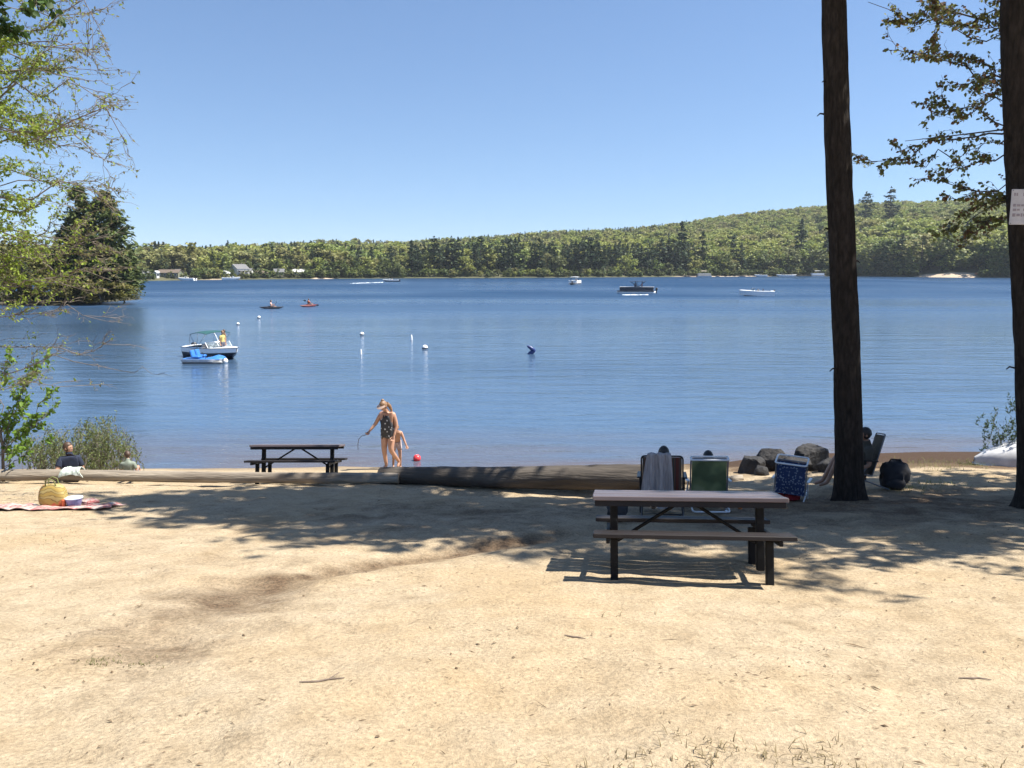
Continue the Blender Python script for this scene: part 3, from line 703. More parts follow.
def deck_mesh(L, B, sheer, draft, t0, t1, inset, crown=.05, n=22):
    """deck that leaves a cockpit open between t0 and t1"""
    m = MB(); N_ = n
    def row(t):
        r_, b_, s = hull_ring(t, L, B, sheer, draft); return r_[0][0], b_, s
    def strip(ta, tb, full):
        k = max(2, int((tb - ta) * N_)); R_ = []
        for i in range(k + 1):
            x, b_, s = row(ta + (tb - ta) * i / k)
            if full: R_.append([(x, b_ * w_, s + .012 + crown * (1 - w_ * w_) * min(1, b_ * 3)) for w_ in (-1, -.7, -.35, 0, .35, .7, 1)])
            else: R_.append([(x, b_ * w_, s + .012 + (.03 if abs(w_) < .99 else 0)) for w_ in full_w])
        return R_
    for ta, tb in ((0, t0), (t1, 1)): m.loft(strip(ta, tb, True), closed=False)
    for side in (-1, 1):
        full_w = [side, side * .9, side * .78]; m.loft(strip(t0, t1, False), closed=False)
        R_ = []                                   # inner cockpit wall down to the sole
        k = 10
        for i in range(k + 1):
            x, b_, s = row(t0 + (t1 - t0) * i / k); R_.append([(x, side * b_ * .78, s + .04), (x, side * b_ * .74, s * .25)])
        m.loft(R_, closed=False)
    R_ = []
    for i in range(11):
        x, b_, s = row(t0 + (t1 - t0) * i / 10); R_.append([(x, -b_ * .76, s * .26), (x, b_ * .76, s * .26)])
    m.loft(R_, closed=False); return m
def rub_rail(L, B, sheer, draft, r=.022):
    m = MB()
    for side in (-1, 1): m.tube([(lambda r_, b_, s: (r_[0][0], side * (b_ + .004), s))(*hull_ring(t, L, B, sheer, draft)) for t in [i / 24 for i in range(25)]], r, 6)
    return m
def simple_seat(m, c, w_=.5, d=.5): m.box((c[0], c[1], c[2] + .2), (d, w_, .36), bev=.05); m.box((c[0] - d * .42, c[1], c[2] + .52), (.13, w_, .45), bev=.05)

def r_x(ring, z):
    a, b = ring[0], ring[2]
    return a[0] + (b[0] - a[0]) * min(1, max(0, (a[2] - z) / max(.01, a[2] - b[2])))

def bowrider(label, loc, rz, L=4.6, B=1.95, canopy=True, cat='motorboat', lowhull=None, band=.30):
    t = thing('motorboat', label, cat, loc, rz); sh, dr = .62, .30
    m, _ = boat_hull(L, B, sh, dr); m.build('hull', lowhull or NAVY, t, smooth=True)
    m2 = MB(); rr = []
    for i in range(23):                                       # white topside band along the sheer
        ring, b_, s = hull_ring(i / 22, L, B, sh, dr); x = ring[0][0]
        rr.append([(x, -b_ * 1.012 - .006, s + .012), (r_x(ring, s - band), -b_ * 1.0 - .008, s - band)])
    m2.loft(rr, closed=False)
    m2.loft([[(p[0], -p[1], p[2]) for p in r_] for r_ in rr], closed=False); m2.build('topside_band', GEL, t, smooth=True)
    deck_mesh(L, B, sh, dr, .12, .60, .2, .07).build('deck', GEL, t, smooth=True)
    rub_rail(L, B, sh, dr).build('rub_rail', BLK if canopy else GEL, t, smooth=True)
    ws = MB(); ws.sheet(lambda s, q: (L * (.08 + .10 * math.cos((s - .5) * 2.6)) - q * .28, (s - .5) * B * .84, sh + .07 + q * .36), 14, 3, .012); ws.build('windshield', MWIND, t, smooth=True)
    wf = MB(); wf.tube([(L * (.08 + .10 * math.cos((i / 14 - .5) * 2.6)) - .28, (i / 14 - .5) * B * .84, sh + .43) for i in range(15)], .018, 6)
    for i in (0, 5, 9, 14): wf.tube([(L * (.08 + .10 * math.cos((i / 14 - .5) * 2.6)) - q * .28, (i / 14 - .5) * B * .84, sh + .07 + q * .36) for q in (0, 1)], .016, 6)
    wf.build('windshield_frame', STEEL, t, smooth=True)
    for s in (-1, 1):
        b_ = MB(); simple_seat(b_, (-.15, s * .42, .16)); b_.build('seat', UPH, t)
    b_ = MB(); b_.box((-L * .36, 0, .36), (.5, 1.4, .40), bev=.06); b_.build('stern_bench', UPH, t)
    o_ = MB(); o_.box((-L / 2 - .12, 0, .62), (.30, .30, .44), bev=.07); o_.box((-L / 2 - .10, 0, .1), (.14, .10, .9), bev=.03); o_.build('outboard_motor', BLK, t)
    if canopy:
        cb_ = MB(); cb_.sheet(lambda s, q: ((s - .5) * 1.75 - .5, (q - .5) * B * .86, 1.66 + .10 * (1 - (2 * s - 1) ** 2) - .10 * (2 * q - 1) ** 2 - .10 * (1 - s)), 12, 10, .03); cb_.build('bimini_top', TEAL, t, smooth=True)
        for s in (-1, 1):
            y = s * B * .43; fr = MB()
            for xa, xb in ((-.75, -1.35), (-.7, -.5), (-.65, .33)): fr.tube([(xa, y, sh + .04), (xb, y, 1.58 if xb > -1 else 1.47)], .016, 6)
            fr.tube([(-1.35, y, 1.47), (-1.5, y, sh + .05)], .014, 6); fr.build('bimini_frame', STEEL, t, smooth=True)
    return t
def kit_person(label, loc, rz, shirt, hair=HBROWN, J=STAND, group=None, bottoms=(.10, .10, .13), scale=1.0, extra=(), hat=None):
    c = [tee(cloth('shirt cloth', shirt)) if shirt else None, shorts(cloth('shorts cloth', bottoms))]
    t = person(label, J, loc, rz, SKIN, hair, [x for x in c if x], group, scale, sub=1)
    return t
by_ = 44.6; bx_ = at_y(216, 356, by_)[0]
BR = bowrider('white and dark motorboat with a teal bimini top moored offshore', (bx_, by_, .0), R(-38), 4.4, 1.85); BR.scale = (.95, .95, .86)
M4 = Matrix.Translation(BR.location) @ Matrix.Rotation(R(-38), 4, 'Z')
pp = M4 @ Vector((1.02, -.18, .16)); kit_person('person in a yellowish top standing in the bow of the moored motorboat', pp, R(60), (.55, .45, .16), HBLOND, scale=.80)
pp = M4 @ Vector((.55, .25, .20)); kit_person('person in a dark top standing behind the windshield of the moored motorboat', pp, R(-60), (.16, .10, .06), HBROWN, scale=.78)
# white round fender float by the moored boats
py_ = 43.6
q = on_z(225, 361, .1)
t = thing('fender', 'white round fender floating beside the pedal boat', 'fender', (q[0], q[1], .05)); MB().ball((0, 0, .05), (.15, .15, .16), 16, 12).build('ball', GEL, t, smooth=True); MB().lathe([(.001, .19), (.035, .19), (.03, .25), (.001, .26)], 10).build('eyelet', BLK, t, smooth=True)
# pedal boat
PB = M('pedal boat blue', (.05, .20, .55), (.04, .16, .46), 5, .3); PG = M('pedal boat hull', (.20, .21, .22), (.13, .135, .14), 6, .4)
q = on_z(203, 363.5, 0)
t = thing('pedal_boat', 'small blue pedal boat moored in front of the motorboat', 'pedal boat', (q[0], q[1] + .3, 0), R(-4)); t.scale = (.84, .84, .84)
m = MB()
for s in (-1, 1): m.loft([[(x, s * .42 + .26 * b_ * math.cos(a), .08 + .20 * b_ * math.sin(a)) for a in [2 * PI * k / 12 for k in range(12)]] for x, b_ in ((-1.22, .55), (-1.15, .9), (-.6, 1.05), (.3, 1.05), (.95, .9), (1.25, .45), (1.32, .1))])
m.build('pontoon', PG, t, smooth=True)['kind'] = 'stuff'
m = MB(); m.loft([[(x, y * w_, z + h_ * (1 - abs(y) ** 3)) for y in (-1, -.85, -.5, 0, .5, .85, 1)] for x, w_, z, h_ in ((-1.2, .68, .27, .05), (-.95, .72, .28, .07), (-.5, .72, .28, .05), (.1, .72, .28, .05), (.5, .70, .28, .12), (.85, .62, .28, .24), (1.15, .5, .28, .16), (1.30, .3, .28, .04))], closed=False); m.build('deck', PB, t, smooth=True)
m = MB(); m.sheet(lambda s, q_: (-1.22 + 2.5 * s, -.70 * (1 - .45 * max(0, s - .75) / .25), .14 + .16 * q_), 14, 2, .03); m.build('side_panel', M('pedal boat side', (.55, .57, .6), (.4, .42, .45), 6, .4), t, smooth=True)
for s in (-1, 1):
    m = MB(); m.box((-.35, s * .32, .42), (.5, .5, .12), bev=.05); m.box((-.62, s * .32, .60), (.14, .5, .46), bev=.05, rot=Euler((0, R(-14), 0))); m.build('seat', PB, t)
    MB().tube([(.25, s * .32 - .15, .36), (.25, s * .32 + .15, .36)], .03, 8).build('pedal', BLK, t, smooth=True)
MB().tube([(-.1, 0, .34), (-.1, 0, .62), (-.2, 0, .66)], .02, 8).build('tiller', BLK, t, smooth=True)

# pontoon boat
def pontoon_boat(label, loc, rz, L=7.4, W_=2.5, panel=NAVY, top=NAVY, canopy=2.35, people=0):
    t = thing('pontoon_boat', label, 'pontoon boat', loc, rz)
    for s in (-1, 1):
        m = MB(); m.loft([[(x, s * W_ * .34 + .31 * b_ * math.cos(a), z0 + .31 * b_ * math.sin(a)) for a in [2 * PI * k / 14 for k in range(14)]] for x, b_, z0 in ((-L / 2, .9, .1), (-L / 2 + .1, 1, .1), (L * .38, 1, .1), (L * .46, .65, .2), (L * .5, .08, .32))]); m.build('pontoon', GEL if panel is NAVY else STEEL, t, smooth=True)
    MB().box((0, 0, .47), (L * .96, W_, .12), bev=.02).build('deck', NAVY if panel is NAVY else UPH, t)
    for s in (-1, 1): MB().box((-.02 * L, s * (W_ / 2 - .04), .90), (L * .86, .05, .66), bev=.015).build('side_panel', panel, t)
    for x in (-L * .45, L * .41): MB().box((x, 0, .90), (.05, W_ - .14, .66), bev=.015).build('end_panel', panel, t)
    m = MB()
    for s in (-1, 1):
        for z in (1.26, .60): m.tube([(-L * .455, s * (W_ / 2 - .04), z), (L * .415, s * (W_ / 2 - .04), z)], .028, 6)
    for x in (-L * .455, L * .415): m.tube([(x, -W_ / 2 + .04, 1.26), (x, W_ / 2 - .04, 1.26)], .028, 6)
    m.build('rail', GEL, t, smooth=True)
    for s in (-1, 1): MB().box((L * .26, s * (W_ / 2 - .38), .80), (1.9, .55, .5), bev=.07).build('bench', UPH, t)
    m = MB(); m.box((-.3, -W_ * .2, .98), (.55, .7, .9), bev=.06); m.build('helm_console', UPH, t)
    if canopy:
        m = MB(); m.sheet(lambda s, q: ((s - .5) * L * .40 - .3, (q - .5) * W_ * .96, canopy + .08 * math.sin(PI * s) - .09 * (2 * q - 1) ** 2), 10, 8, .05); m.build('canopy', top, t, smooth=True)
        for s in (-1, 1):
            m = MB()
            for xa, xb in ((-.3, L * .19 - .3), (-.5, -L * .19 - .3), (-.35, -.1)): m.tube([(xa, s * W_ * .46, 1.26), (xb, s * W_ * .46, canopy - .05)], .028, 6)
            m.build('canopy_frame', BLK, t, smooth=True)
    m = MB(); m.box((-L / 2 - .2, 0, .85), (.42, .40, .52), bev=.09); m.box((-L / 2 - .16, 0, .25), (.2, .14, 1.0), bev=.03); m.build('outboard_motor', BLK, t)
    return t
q = on_z(636, 293.2, 0); PT = pontoon_boat('dark pontoon boat with a dark canopy crossing the middle of the lake', (q[0], q[1], 0), R(180 - 14), 7.6, 2.5)
M4 = Matrix.Translation(PT.location) @ Matrix.Rotation(R(166), 4, 'Z')
for k, (x, y, c, lab) in enumerate([(-1.2, .5, (.5, .25, .22), 'person in a reddish top standing at the stern of the dark pontoon boat'), (.2, -.4, (.3, .35, .45), 'person in a blue grey top standing under the pontoon boat canopy')]):
    kit_person(lab, M4 @ Vector((x, y, .53)), R(60 + 90 * k), c, scale=1.0)
q = on_z(575, 284.6, 0); pontoon_boat('small white pontoon boat seen end on, left of the dark pontoon boat', (q[0], q[1], 0), R(70), 6.0, 2.6, GEL, GEL, 2.3)
kit_person('person in a white top on the small white pontoon boat', (q[0] + .3, q[1] - 1.0, .53), R(10), (.7, .7, .7))
q = on_z(756, 296, 0); SB = bowrider('low white speedboat with a dark waterline stripe right of the pontoon boat', (q[0], q[1], 0), R(176), 6.6, 2.1, canopy=False, band=.62, lowhull=M('burgundy hull', (.10, .035, .04), (.07, .025, .03), 5, .3)); SB.scale = (.92, 1, 1.35)
kit_person('person in a dark top sitting in the white speedboat', (q[0] + 1.2, q[1], .30), R(200), (.08, .08, .1), J=SIT)
q = on_z(391, 281.6, 0); MBt = bowrider('distant dark motorboat running ahead of a white wake at the far left', (q[0], q[1], 0), R(172), 6.5, 2.2, canopy=False)
kit_person('person driving the distant motorboat with the wake', (q[0] + .6, q[1], .35), R(90), (.5, .5, .52), J=SIT)
FOAM = M('wake foam', (.80, .83, .86), (.50, .58, .66), 1.2, .7)
def wake(label, pts, widths, seed):
    m = MB(); rg_ = random.Random(seed); P_ = [np.array(p) for p in pts]
    R_ = []
    n = 40
    for i in range(n + 1):
        f = i / n * (len(P_) - 1); k = min(int(f), len(P_) - 2); p = P_[k] + (P_[k + 1] - P_[k]) * (f - k); w_ = np.interp(i / n, np.linspace(0, 1, len(widths)), widths) * rg_.uniform(.5, 1.3)
        R_.append([(p[0] + rg_.uniform(-.3, .3), p[1] - w_, .01), (p[0], p[1] - w_ * .4, .05 + .12 * rg_.random()), (p[0], p[1] + w_ * .4, .05 + .10 * rg_.random()), (p[0], p[1] + w_, .01)])
    m.loft(R_, closed=False); tag(m.build('wake', FOAM, None, smooth=True), label, 'wake', kind='stuff')
a, b_ = on_z(350, 283.6, 0), on_z(384, 282.4, 0); wake('white foam wake trailing the distant motorboat', [a, (a + b_) / 2, b_], [.5, 1.6, .6], 4)
a, b_ = on_z(397, 282.2, 0), on_z(399, 282, 0)
a, b_ = on_z(622, 295.2, 0), on_z(648, 295, 0); wake('white foam along the side of the dark pontoon boat', [a, b_], [.25, .15], 6)

# kayaks
def kayak(label, plabel, u, v, col, shirt, rz, L=3.4, lean=0):
    q = on_z(u, v, 0); t = thing('kayak', label, 'kayak', (q[0], q[1], 0), rz, 'kayaks on the lake')
    km = M('kayak shell ' + label[:6], col, tuple(x * .8 for x in col), 5, .35)
    m = MB(); m.loft([[(x, .34 * b_ * math.cos(a), .10 + z_ + .20 * max(b_, .2) * math.sin(a)) for a in [2 * PI * k / 14 for k in range(14)]] for x, b_, z_ in ((-L / 2, .04, .12), (-L * .42, .4, .06), (-L * .2, .9, 0), (0, 1, 0), (L * .2, .9, 0), (L * .42, .4, .06), (L / 2, .04, .12))]); m.build('hull', km, t, smooth=True)
    MB().tube([(.42 * math.cos(a), .24 * math.sin(a), .30) for a in [2 * PI * k / 16 for k in range(17)]], .022, 6).build('cockpit_rim', BLK, t, smooth=True)
    J = dict(SIT, knL=(.12, -.45, .16), anL=(.12, -.85, .05), toeL=(.12, -.95, .1), knR=(-.12, -.45, .16), anR=(-.12, -.85, .05), toeR=(-.12, -.95, .1), wrL=(.32, -.34, .44), wrR=(-.32, -.34, .30), elL=(.27, -.08, .36), elR=(-.27, -.08, .30))
    a = rz + PI / 2
    person(plabel, J, (q[0], q[1], .10), a, SKIN, HBROWN, [tee(cloth('paddler shirt ' + label[:5], shirt))], None, 1.0, sub=1, curl=(1, 1))
    p = thing('paddle', 'double bladed paddle held by the ' + plabel.split(' in ')[0] + ' of the ' + label.split(' kayak')[0] + ' kayak', 'paddle', (q[0], q[1], .10), a)
    MB().tube([(-1.0, -.40, .13), (1.0, -.40, .62)], .016, 8).build('shaft', BLK, p, smooth=True)
    for s in (-1, 1): MB().ball((s * 1.12, -.40, .375 + s * .275), (.24, .02, .09), 12, 8).build('blade', BLK, p, smooth=True)
kayak('dark kayak left of the red kayak far out', 'paddler in a pale pink top', 271.5, 308.6, (.03, .03, .035), (.62, .40, .34), R(6), 2.9)
kayak('red kayak right of the dark kayak far out', 'paddler in an orange red top', 309, 306.6, (.16, .04, .035), (.5, .17, .10), R(60), 3.2)

# floats
def buoy(label, u, v, s, tall=False):
    s *= .82
    q = on_z(u, v, 0); t = thing('buoy', label, 'buoy', (q[0], q[1], 0), 0, 'white marker buoys')
    if tall: MB().lathe([(.001, -.05), (.11 * s, -.02), (.13 * s, .10), (.10 * s, .30 * s + .1), (.05 * s, .45 * s + .1), (.001, .47 * s + .1)], 16).build('float', GEL, t, smooth=True)
    else: MB().ball((0, 0, .10 * s), (.17 * s, .17 * s, .17 * s), 16, 12).build('float', GEL, t, smooth=True)
    MB().lathe([(.001, .0), (.135 * s, .0), (.14 * s, .035), (.001, .036)] if tall else [(.001, .02), (.176 * s, .05 * s), (.176 * s, .11 * s), (.001, .14 * s)], 16).build('band', NAVY if not tall else GEL, t, smooth=True)
buoy('round white buoy with a dark band, furthest left of the near four', 362, 335.5, 1.15); buoy('upright white buoy second furthest to the right near the middle', 411.5, 340, .72, True)
buoy('larger round white buoy nearest the dark blue float', 425, 349.5, 1.3); buoy('small white upright buoy nearest the beach among the near four', 361, 354.5, .55, True)
buoy('small white buoy in the middle distance above the moored motorboat', 238, 325, 1.0); buoy('small white buoy just left below the dark kayak', 259, 318.5, 1.2)
q = on_z(530, 354, 0)
t = thing('pool_float', 'dark blue float with bent up arm drifting beyond the white buoys', 'float', (q[0], q[1], 0)); t.scale = (1.6, 1.6, 1.6); BF = M('dark blue vinyl', (.02, .04, .16), rough=.35)
MB().tube([(-.10, 0, .30), (.0, 0, .24), (.13, 0, .14), (.16, 0, .08)], [.03, .065, .08, .06], 12).build('upper_arm', BF, t, smooth=True)
MB().tube([(.15, 0, .13), (.02, 0, .02), (-.10, 0, -.06)], [.07, .085, .05], 12).build('lower_arm', BF, t, smooth=True)
q = on_z(417, 460.5, 0)
t = thing('ball', 'red ball floating in the shallows right of the walking woman', 'ball', (q[0], q[1], .06)); MB().ball((0, 0, 0), .10, 24, 16).build('shell', M('red vinyl', (.75, .06, .07), (.68, .04, .05), 5, .35), t, smooth=True); MB().ball((.0, -.02, .1), (.012, .012, .006), 8, 6).build('valve', GEL, t, smooth=True)

# overturned white rowing boat on the right bank
oy = 17.3; ox = at_y(1000, 455, oy)[0] + 1.15
t = thing('rowing_boat', 'white overturned boat on the bank beside the sign trunk', 'boat', (ox, oy, gz(ox, oy) - .02), R(172))
m = MB(); L_, B_, H_ = 3.2, 1.35, .66; R_ = []
for i in range(19):
    f = i / 18; b_ = B_ / 2 * (1 - max(0, (f - .3) / .7) ** 2.4) ** .7 if f < 1 else .02; h = H_ * (1 - .72 * (max(0, f - .45) / .55) ** 2.2); x = -L_ / 2 + L_ * f
    R_.append([(x, -b_, .02), (x, -b_ * .98, h * .35), (x, -b_ * .88, h * .72), (x, -b_ * .5, h * .95), (x, 0, h), (x, b_ * .5, h * .95), (x, b_ * .88, h * .72), (x, b_ * .98, h * .35), (x, b_, .02)])
m.loft(R_, closed=False); m.add(R_[0], [tuple(range(9))]); m.build('hull', M('chalky white hull', (.66, .66, .66), (.45, .45, .46), 3, .6, .2), t, smooth=True)
m = MB(); m.loft([[(x, -.03, H_ - .02), (x, -.025, H_ + .035), (x, .025, H_ + .035), (x, .03, H_ - .02)] for x in (-1.5, -.5, .4)]); m.build('keel', GEL, t)
m = MB()
for s in (-1, 1): m.tube([(r_[0][0], s * (abs(r_[0][1]) + .012), .035) for r_ in R_], .024, 6)
m.build('gunwale', GEL, t, smooth=True)

# ------------------------------------------------------------------ houses, docks and moored boats on the far shore
ROOFG = M('grey shingles', (.17, .17, .17), (.11, .11, .115), 2, .9); ROOFB = M('brown shingles', (.16, .12, .09), (.11, .085, .065), 2, .9); SIDW = M('white siding', (.78, .78, .76), (.70, .70, .68), 3, .7); SIDO = M('olive siding', (.20, .20, .13), (.15, .15, .10), 3, .8); SIDT = M('tan siding', (.42, .36, .27), (.34, .29, .21), 3, .8)
GLASSD, nt, N, L, b = new_mat('dark window glass'); b.inputs['Base Color'].default_value = (.03, .04, .05, 1); b.inputs['Roughness'].default_value = .08
DOCK = M('dock planks', (.36, .31, .25), (.25, .21, .17), 4, .9)
def house(label, u, off, w_, d, h, roof_h, wall, roof, rz=0, porch=False, chim=False, name='lake_house', zup=0):
    D = float(shore_d(u)) + off; x, y = polar(u, D); z = float(hill_h(np.float64(u), np.float64(D))) + zup
    t = thing(name, label, 'house', (x, y, z - .45), rz); t.scale = (.74, .74, .74)
    m = MB(); m.box((0, 0, (h + .6) / 2), (w_, d, h + .6))
    m.add([(-w_ / 2, -d / 2 + .003, h + .6), (-w_ / 2, d / 2 - .003, h + .6), (-w_ / 2, 0, h + .6 + roof_h), (w_ / 2, -d / 2 + .003, h + .6), (w_ / 2, d / 2 - .003, h + .6), (w_ / 2, 0, h + .6 + roof_h)], [(0, 1, 2), (3, 5, 4), (0, 2, 5, 3), (1, 4, 5, 2)]); m.build('wall', wall, t)
    for s in (-1, 1):
        rb = MB(); sl_ = math.hypot(d / 2 + .4, roof_h * (1 + .8 / d)); an = math.atan2(roof_h, d / 2)
        rb.box((0, s * (d / 4 + .2), h + .6 + roof_h / 2 - .4 * roof_h / d + .12), (w_ + .7, sl_, .16), rot=Euler((-s * an, 0, 0))); rb.build('roof', roof, t)
    if chim: MB().box((w_ * .25, .6, h + .6 + roof_h), (.7, .7, 1.8)).build('chimney', ROOFB, t)
    n = max(2, int(w_ / 2.6))
    for i in range(n):
        f = MB(); xx = -w_ / 2 + w_ * (i + .5) / n; f.box((xx, -d / 2 - .03, h * .55 + .6), (1.25, .08, 1.35), bev=.02); fo = f.build('window', GEL, t)
        MB().box((xx, -d / 2 - .08, h * .55 + .6), (1.0, .03, 1.1)).build('pane', GLASSD, fo)
    for s in (-1, 1):
        f = MB(); f.box((s * (w_ / 2 + .03), 0, h * .6 + .6), (.08, 1.25, 1.35), bev=.02); fo = f.build('window', GEL, t); MB().box((s * (w_ / 2 + .08), 0, h * .6 + .6), (.03, 1.0, 1.1)).build('pane', GLASSD, fo)
    if porch:
        MB().box((0, -d / 2 - 1.2, .75), (w_ * .9, 2.4, .2)).build('porch', DOCK, t)
        for i in range(4): MB().box((-w_ * .42 + w_ * .84 * i / 3, -d / 2 - 2.2, 1.7), (.16, .16, 1.8)).build('porch_post', GEL, t)
        MB().box((0, -d / 2 - 1.15, 2.72), (w_ * .95, 2.6, .14), rot=Euler((R(8), 0, 0))).build('porch_roof', roof, t)
    return t
house('gabled white lake house with a grey roof on the far left shore', 239, 12, 9.5, 7, 3.2, 2.6, SIDW, ROOFG, R(62), True, True, zup=.6)
house('low white annex just right of the gabled lake house', 246, 14, 7, 6, 2.6, 1.4, SIDW, ROOFG, R(8))
house('small white boathouse at the water just left of the gabled house', 225.5, 5, 4.2, 4, 2.2, 1.2, SIDW, SIDW, R(75), name='boathouse')
house('long low olive house with a pale right end', 170, 6, 12, 6, 2.5, 1.6, SIDO, ROOFB, R(-6)); house('pale tan cottage joined to the olive house right end', 177.5, 4.5, 3.4, 4.5, 3.0, 1.5, SIDT, ROOFG, R(70), name='cottage')
house('white cottage beside the tip of the wooded point', 144, 4, 4.2, 4, 2.6, 1.4, SIDW, ROOFG, R(60), name='cottage'); house('small white shed between the tip cottage and the olive house', 156, 5, 1.8, 2, 3.0, .6, SIDW, SIDW, R(70), name='shed')
house('grey roofed cottage among trees right of the gabled house', 279, 7, 6, 5, 2.4, 1.8, SIDT, ROOFG, R(20), name='cottage'); house('low tan cottage with a pale roof by the small sandy strip', 298.5, 9, 6.5, 5, 2.2, 1.5, SIDT, SIDW, R(5), name='cottage')
house('brown cottage with white trim right beside the lake annex', 262, 5, 7, 4, 2.2, 1.2, M('brown siding', (.16, .11, .08), (.12, .08, .06), 3, .8), ROOFB, R(4), name='cottage')
def dock(label, u, L_, out=6, wid=2.0):
    D = float(shore_d(u)); x, y = polar(u, D - out / 2); t = thing('dock', label, 'dock', (x, y, 0))
    MB().box((0, 0, .55), (L_, wid, .18), bev=.02).build('planks', DOCK, t); MB().box((-L_ * .4, out / 2, .55), (1.4, out, .16), bev=.02).build('gangway', DOCK, t)
    for i in range(5):
        for s in (-1, 1): MB().tube([(-L_ / 2 + L_ * i / 4, s * wid * .45, -1.2), (-L_ / 2 + L_ * i / 4, s * wid * .45, 1.1)], .1, 6).build('pile', DOCK, t, smooth=True)
dock('long tan dock left of the cream covered boat on the right shore', 690, 15, 4); dock('tan dock between the cream boat and the white docked boat', 745, 12, 4); dock('dock beside the thick leaning trunk on the right shore', 806, 10, 4); dock('small dock below the olive house on the far left', 186, 8, 4)
CREAM = M('cream boat cover', (.68, .58, .46), (.6, .5, .4), 3, .7)
def docked(label, u, out, kind, rz):
    D = float(shore_d(u)) - out; x, y = polar(u, D)
    if kind == 'p': b_ = pontoon_boat(label, (x, y, 0), rz, 7.2, 2.5, CREAM if 'cream' in label else GEL, CREAM if 'cream' in label else GEL, 2.2)
    else: b_ = bowrider(label, (x, y, 0), rz, 6.4, 2.2, canopy=False, lowhull=GEL)
    b_.scale = (1.15, 1.15, 1.5)
docked('cream covered pontoon boat docked on the right far shore', 704.5, 9, 'p', R(4)); docked('white boat docked midway between the cream boat and the leaning trunk', 761, 8, 'b', R(176)); docked('white boat docked second left of the leaning trunk', 791, 8, 'b', R(5))
docked('small white boat docked third left of the leaning trunk', 783, 10, 'b', R(172)); docked('white canopied pontoon boat docked just left of the leaning trunk', 818, 9, 'p', R(3)); docked('white boat moored at the dock below the olive house', 186, 9, 'b', R(170)); docked('small white boat moored below the gabled lake house', 231, 7, 'b', R(5))
# orange canoe leaning on the sandy beach at the right
D = float(shore_d(978)) + 5; x, y = polar(978, D); z = float(hill_h(np.float64(978), np.float64(D)))
t = thing('canoe', 'orange canoe set on edge at the sandy far right beach', 'canoe', (x, y, z + .5), R(20)); m = MB()
m.loft([[(xx, .42 * b_ * math.cos(a), .5 * b_ * math.sin(a)) for a in [2 * PI * k / 12 for k in range(12)]] for xx, b_ in ((-2.3, .1), (-1.8, .55), (-.8, .95), (.8, .95), (1.8, .55), (2.3, .1))]); m.build('hull', M('orange canoe shell', (.62, .20, .06), (.5, .15, .05), 4, .5), t, smooth=True); MB().tube([(-2.3, -.05, .1), (-.8, -.42, .12), (.8, -.42, .12), (2.3, -.05, .1)], .05, 6).build('gunwale', DOCK, t, smooth=True)
rg = np.random.default_rng(123)
# ------------------------------------------------------------------ logs, rocks, litter
LOGA = M('weathered grey log', (.34, .29, .225), (.085, .066, .05), 8, .9, 1, .03, stretch=(.10, 1, 1), detail=7)
LOGB = M('dark old log', (.105, .088, .070), (.035, .028, .023), 5, .9, 1, .04, stretch=(.12, 1, 1), detail=7)
ENDG = M('log end grain', (.30, .22, .14), (.16, .11, .07), 9, .9, .4)
def log(name, label, p0, p1, r0, r1, mat, seed, group='logs along the beach edge'):
    p0, p1 = Vector(p0), Vector(p1); L = (p1 - p0).length; n = 28; rows = int(L * 9) + 4
    rg_ = np.random.default_rng(seed); vs = []
    bend = rg_.normal(0, .03, 2)
    for i in range(rows):
        t = i / (rows - 1); r = r0 + (r1 - r0) * t
        for k in range(n):
            a = 2 * PI * k / n
            q = r * (1 + .20 * float(vnoise(t * L * .9, a * 1.1 + seed)) + .09 * float(vnoise(t * L * 5, a * 3 + seed, 3)) + .06 * float(vnoise(t * L * .8, a * 9 + seed, 4)))
            vs.append((t * L, math.cos(a) * q + bend[0] * math.sin(PI * t) * 2, math.sin(a) * q + .25 * float(vnoise(t * L * .35, seed * 3.1)) * .25))
    mb = MB(); fs = [(i * n + k, i * n + (k + 1) % n, i * n + n + (k + 1) % n, i * n + n + k) for i in range(rows - 1) for k in range(n)]
    mb.add(vs, fs)
    d = (p1 - p0); rz = math.atan2(d.y, d.x); ry = -math.asin(d.z / L)
    t = thing(name, label, 'log', p0, rz, group); t.rotation_euler = (0, ry, rz)
    mb.build('bark', mat, t, smooth=True)
    for i, s in ((0, -1), (rows - 1, 1)):
        e = MB(); ring = [Vector(vs[i * n + k]) for k in range(n)]; c = sum(ring, Vector()) / n
        e.loft([ring, [c + (p - c) * .9 + Vector((s * .012, 0, 0)) for p in ring], [c + (p - c) * .1 + Vector((s * .008, 0, 0)) for p in ring]], caps=True)
        e.build('cut_end', ENDG, t)
    return t
A0 = at_y(-60, 479, 14.2); A1 = at_y(398, 477, 14.1)
log('fallen_log', 'long thin sun bleached grey log on the left, under the white towel', (A0[0], 14.2, gz(A0[0], 14.0) + .105), (A1[0], 14.15, gz(A1[0], 14.0) + .085), .105, .098, LOGA, 2)
B0 = at_y(374, 478, 13.85); B1 = at_y(668, 480, 13.7)
B0 = at_y(380, 474, 14.42)
log('fallen_log', 'thick dark log in the middle, ending behind the chair with the towel', (B0[0], 14.42, B0[2] - .03), (B1[0], 13.7, at_y(668, 479, 13.7)[2]), .15, .255, LOGB, 5)
C0 = at_y(672, 470, 14.9); C1 = at_y(742, 468, 15.3)
log('driftwood_log', 'pale short driftwood log between the green chair and the rocks', (C0[0], 14.9, gz(C0[0], 14.9) + .05), (C1[0], 15.3, gz(C1[0], 15.3) + .05), .09, .07, LOGA, 8)

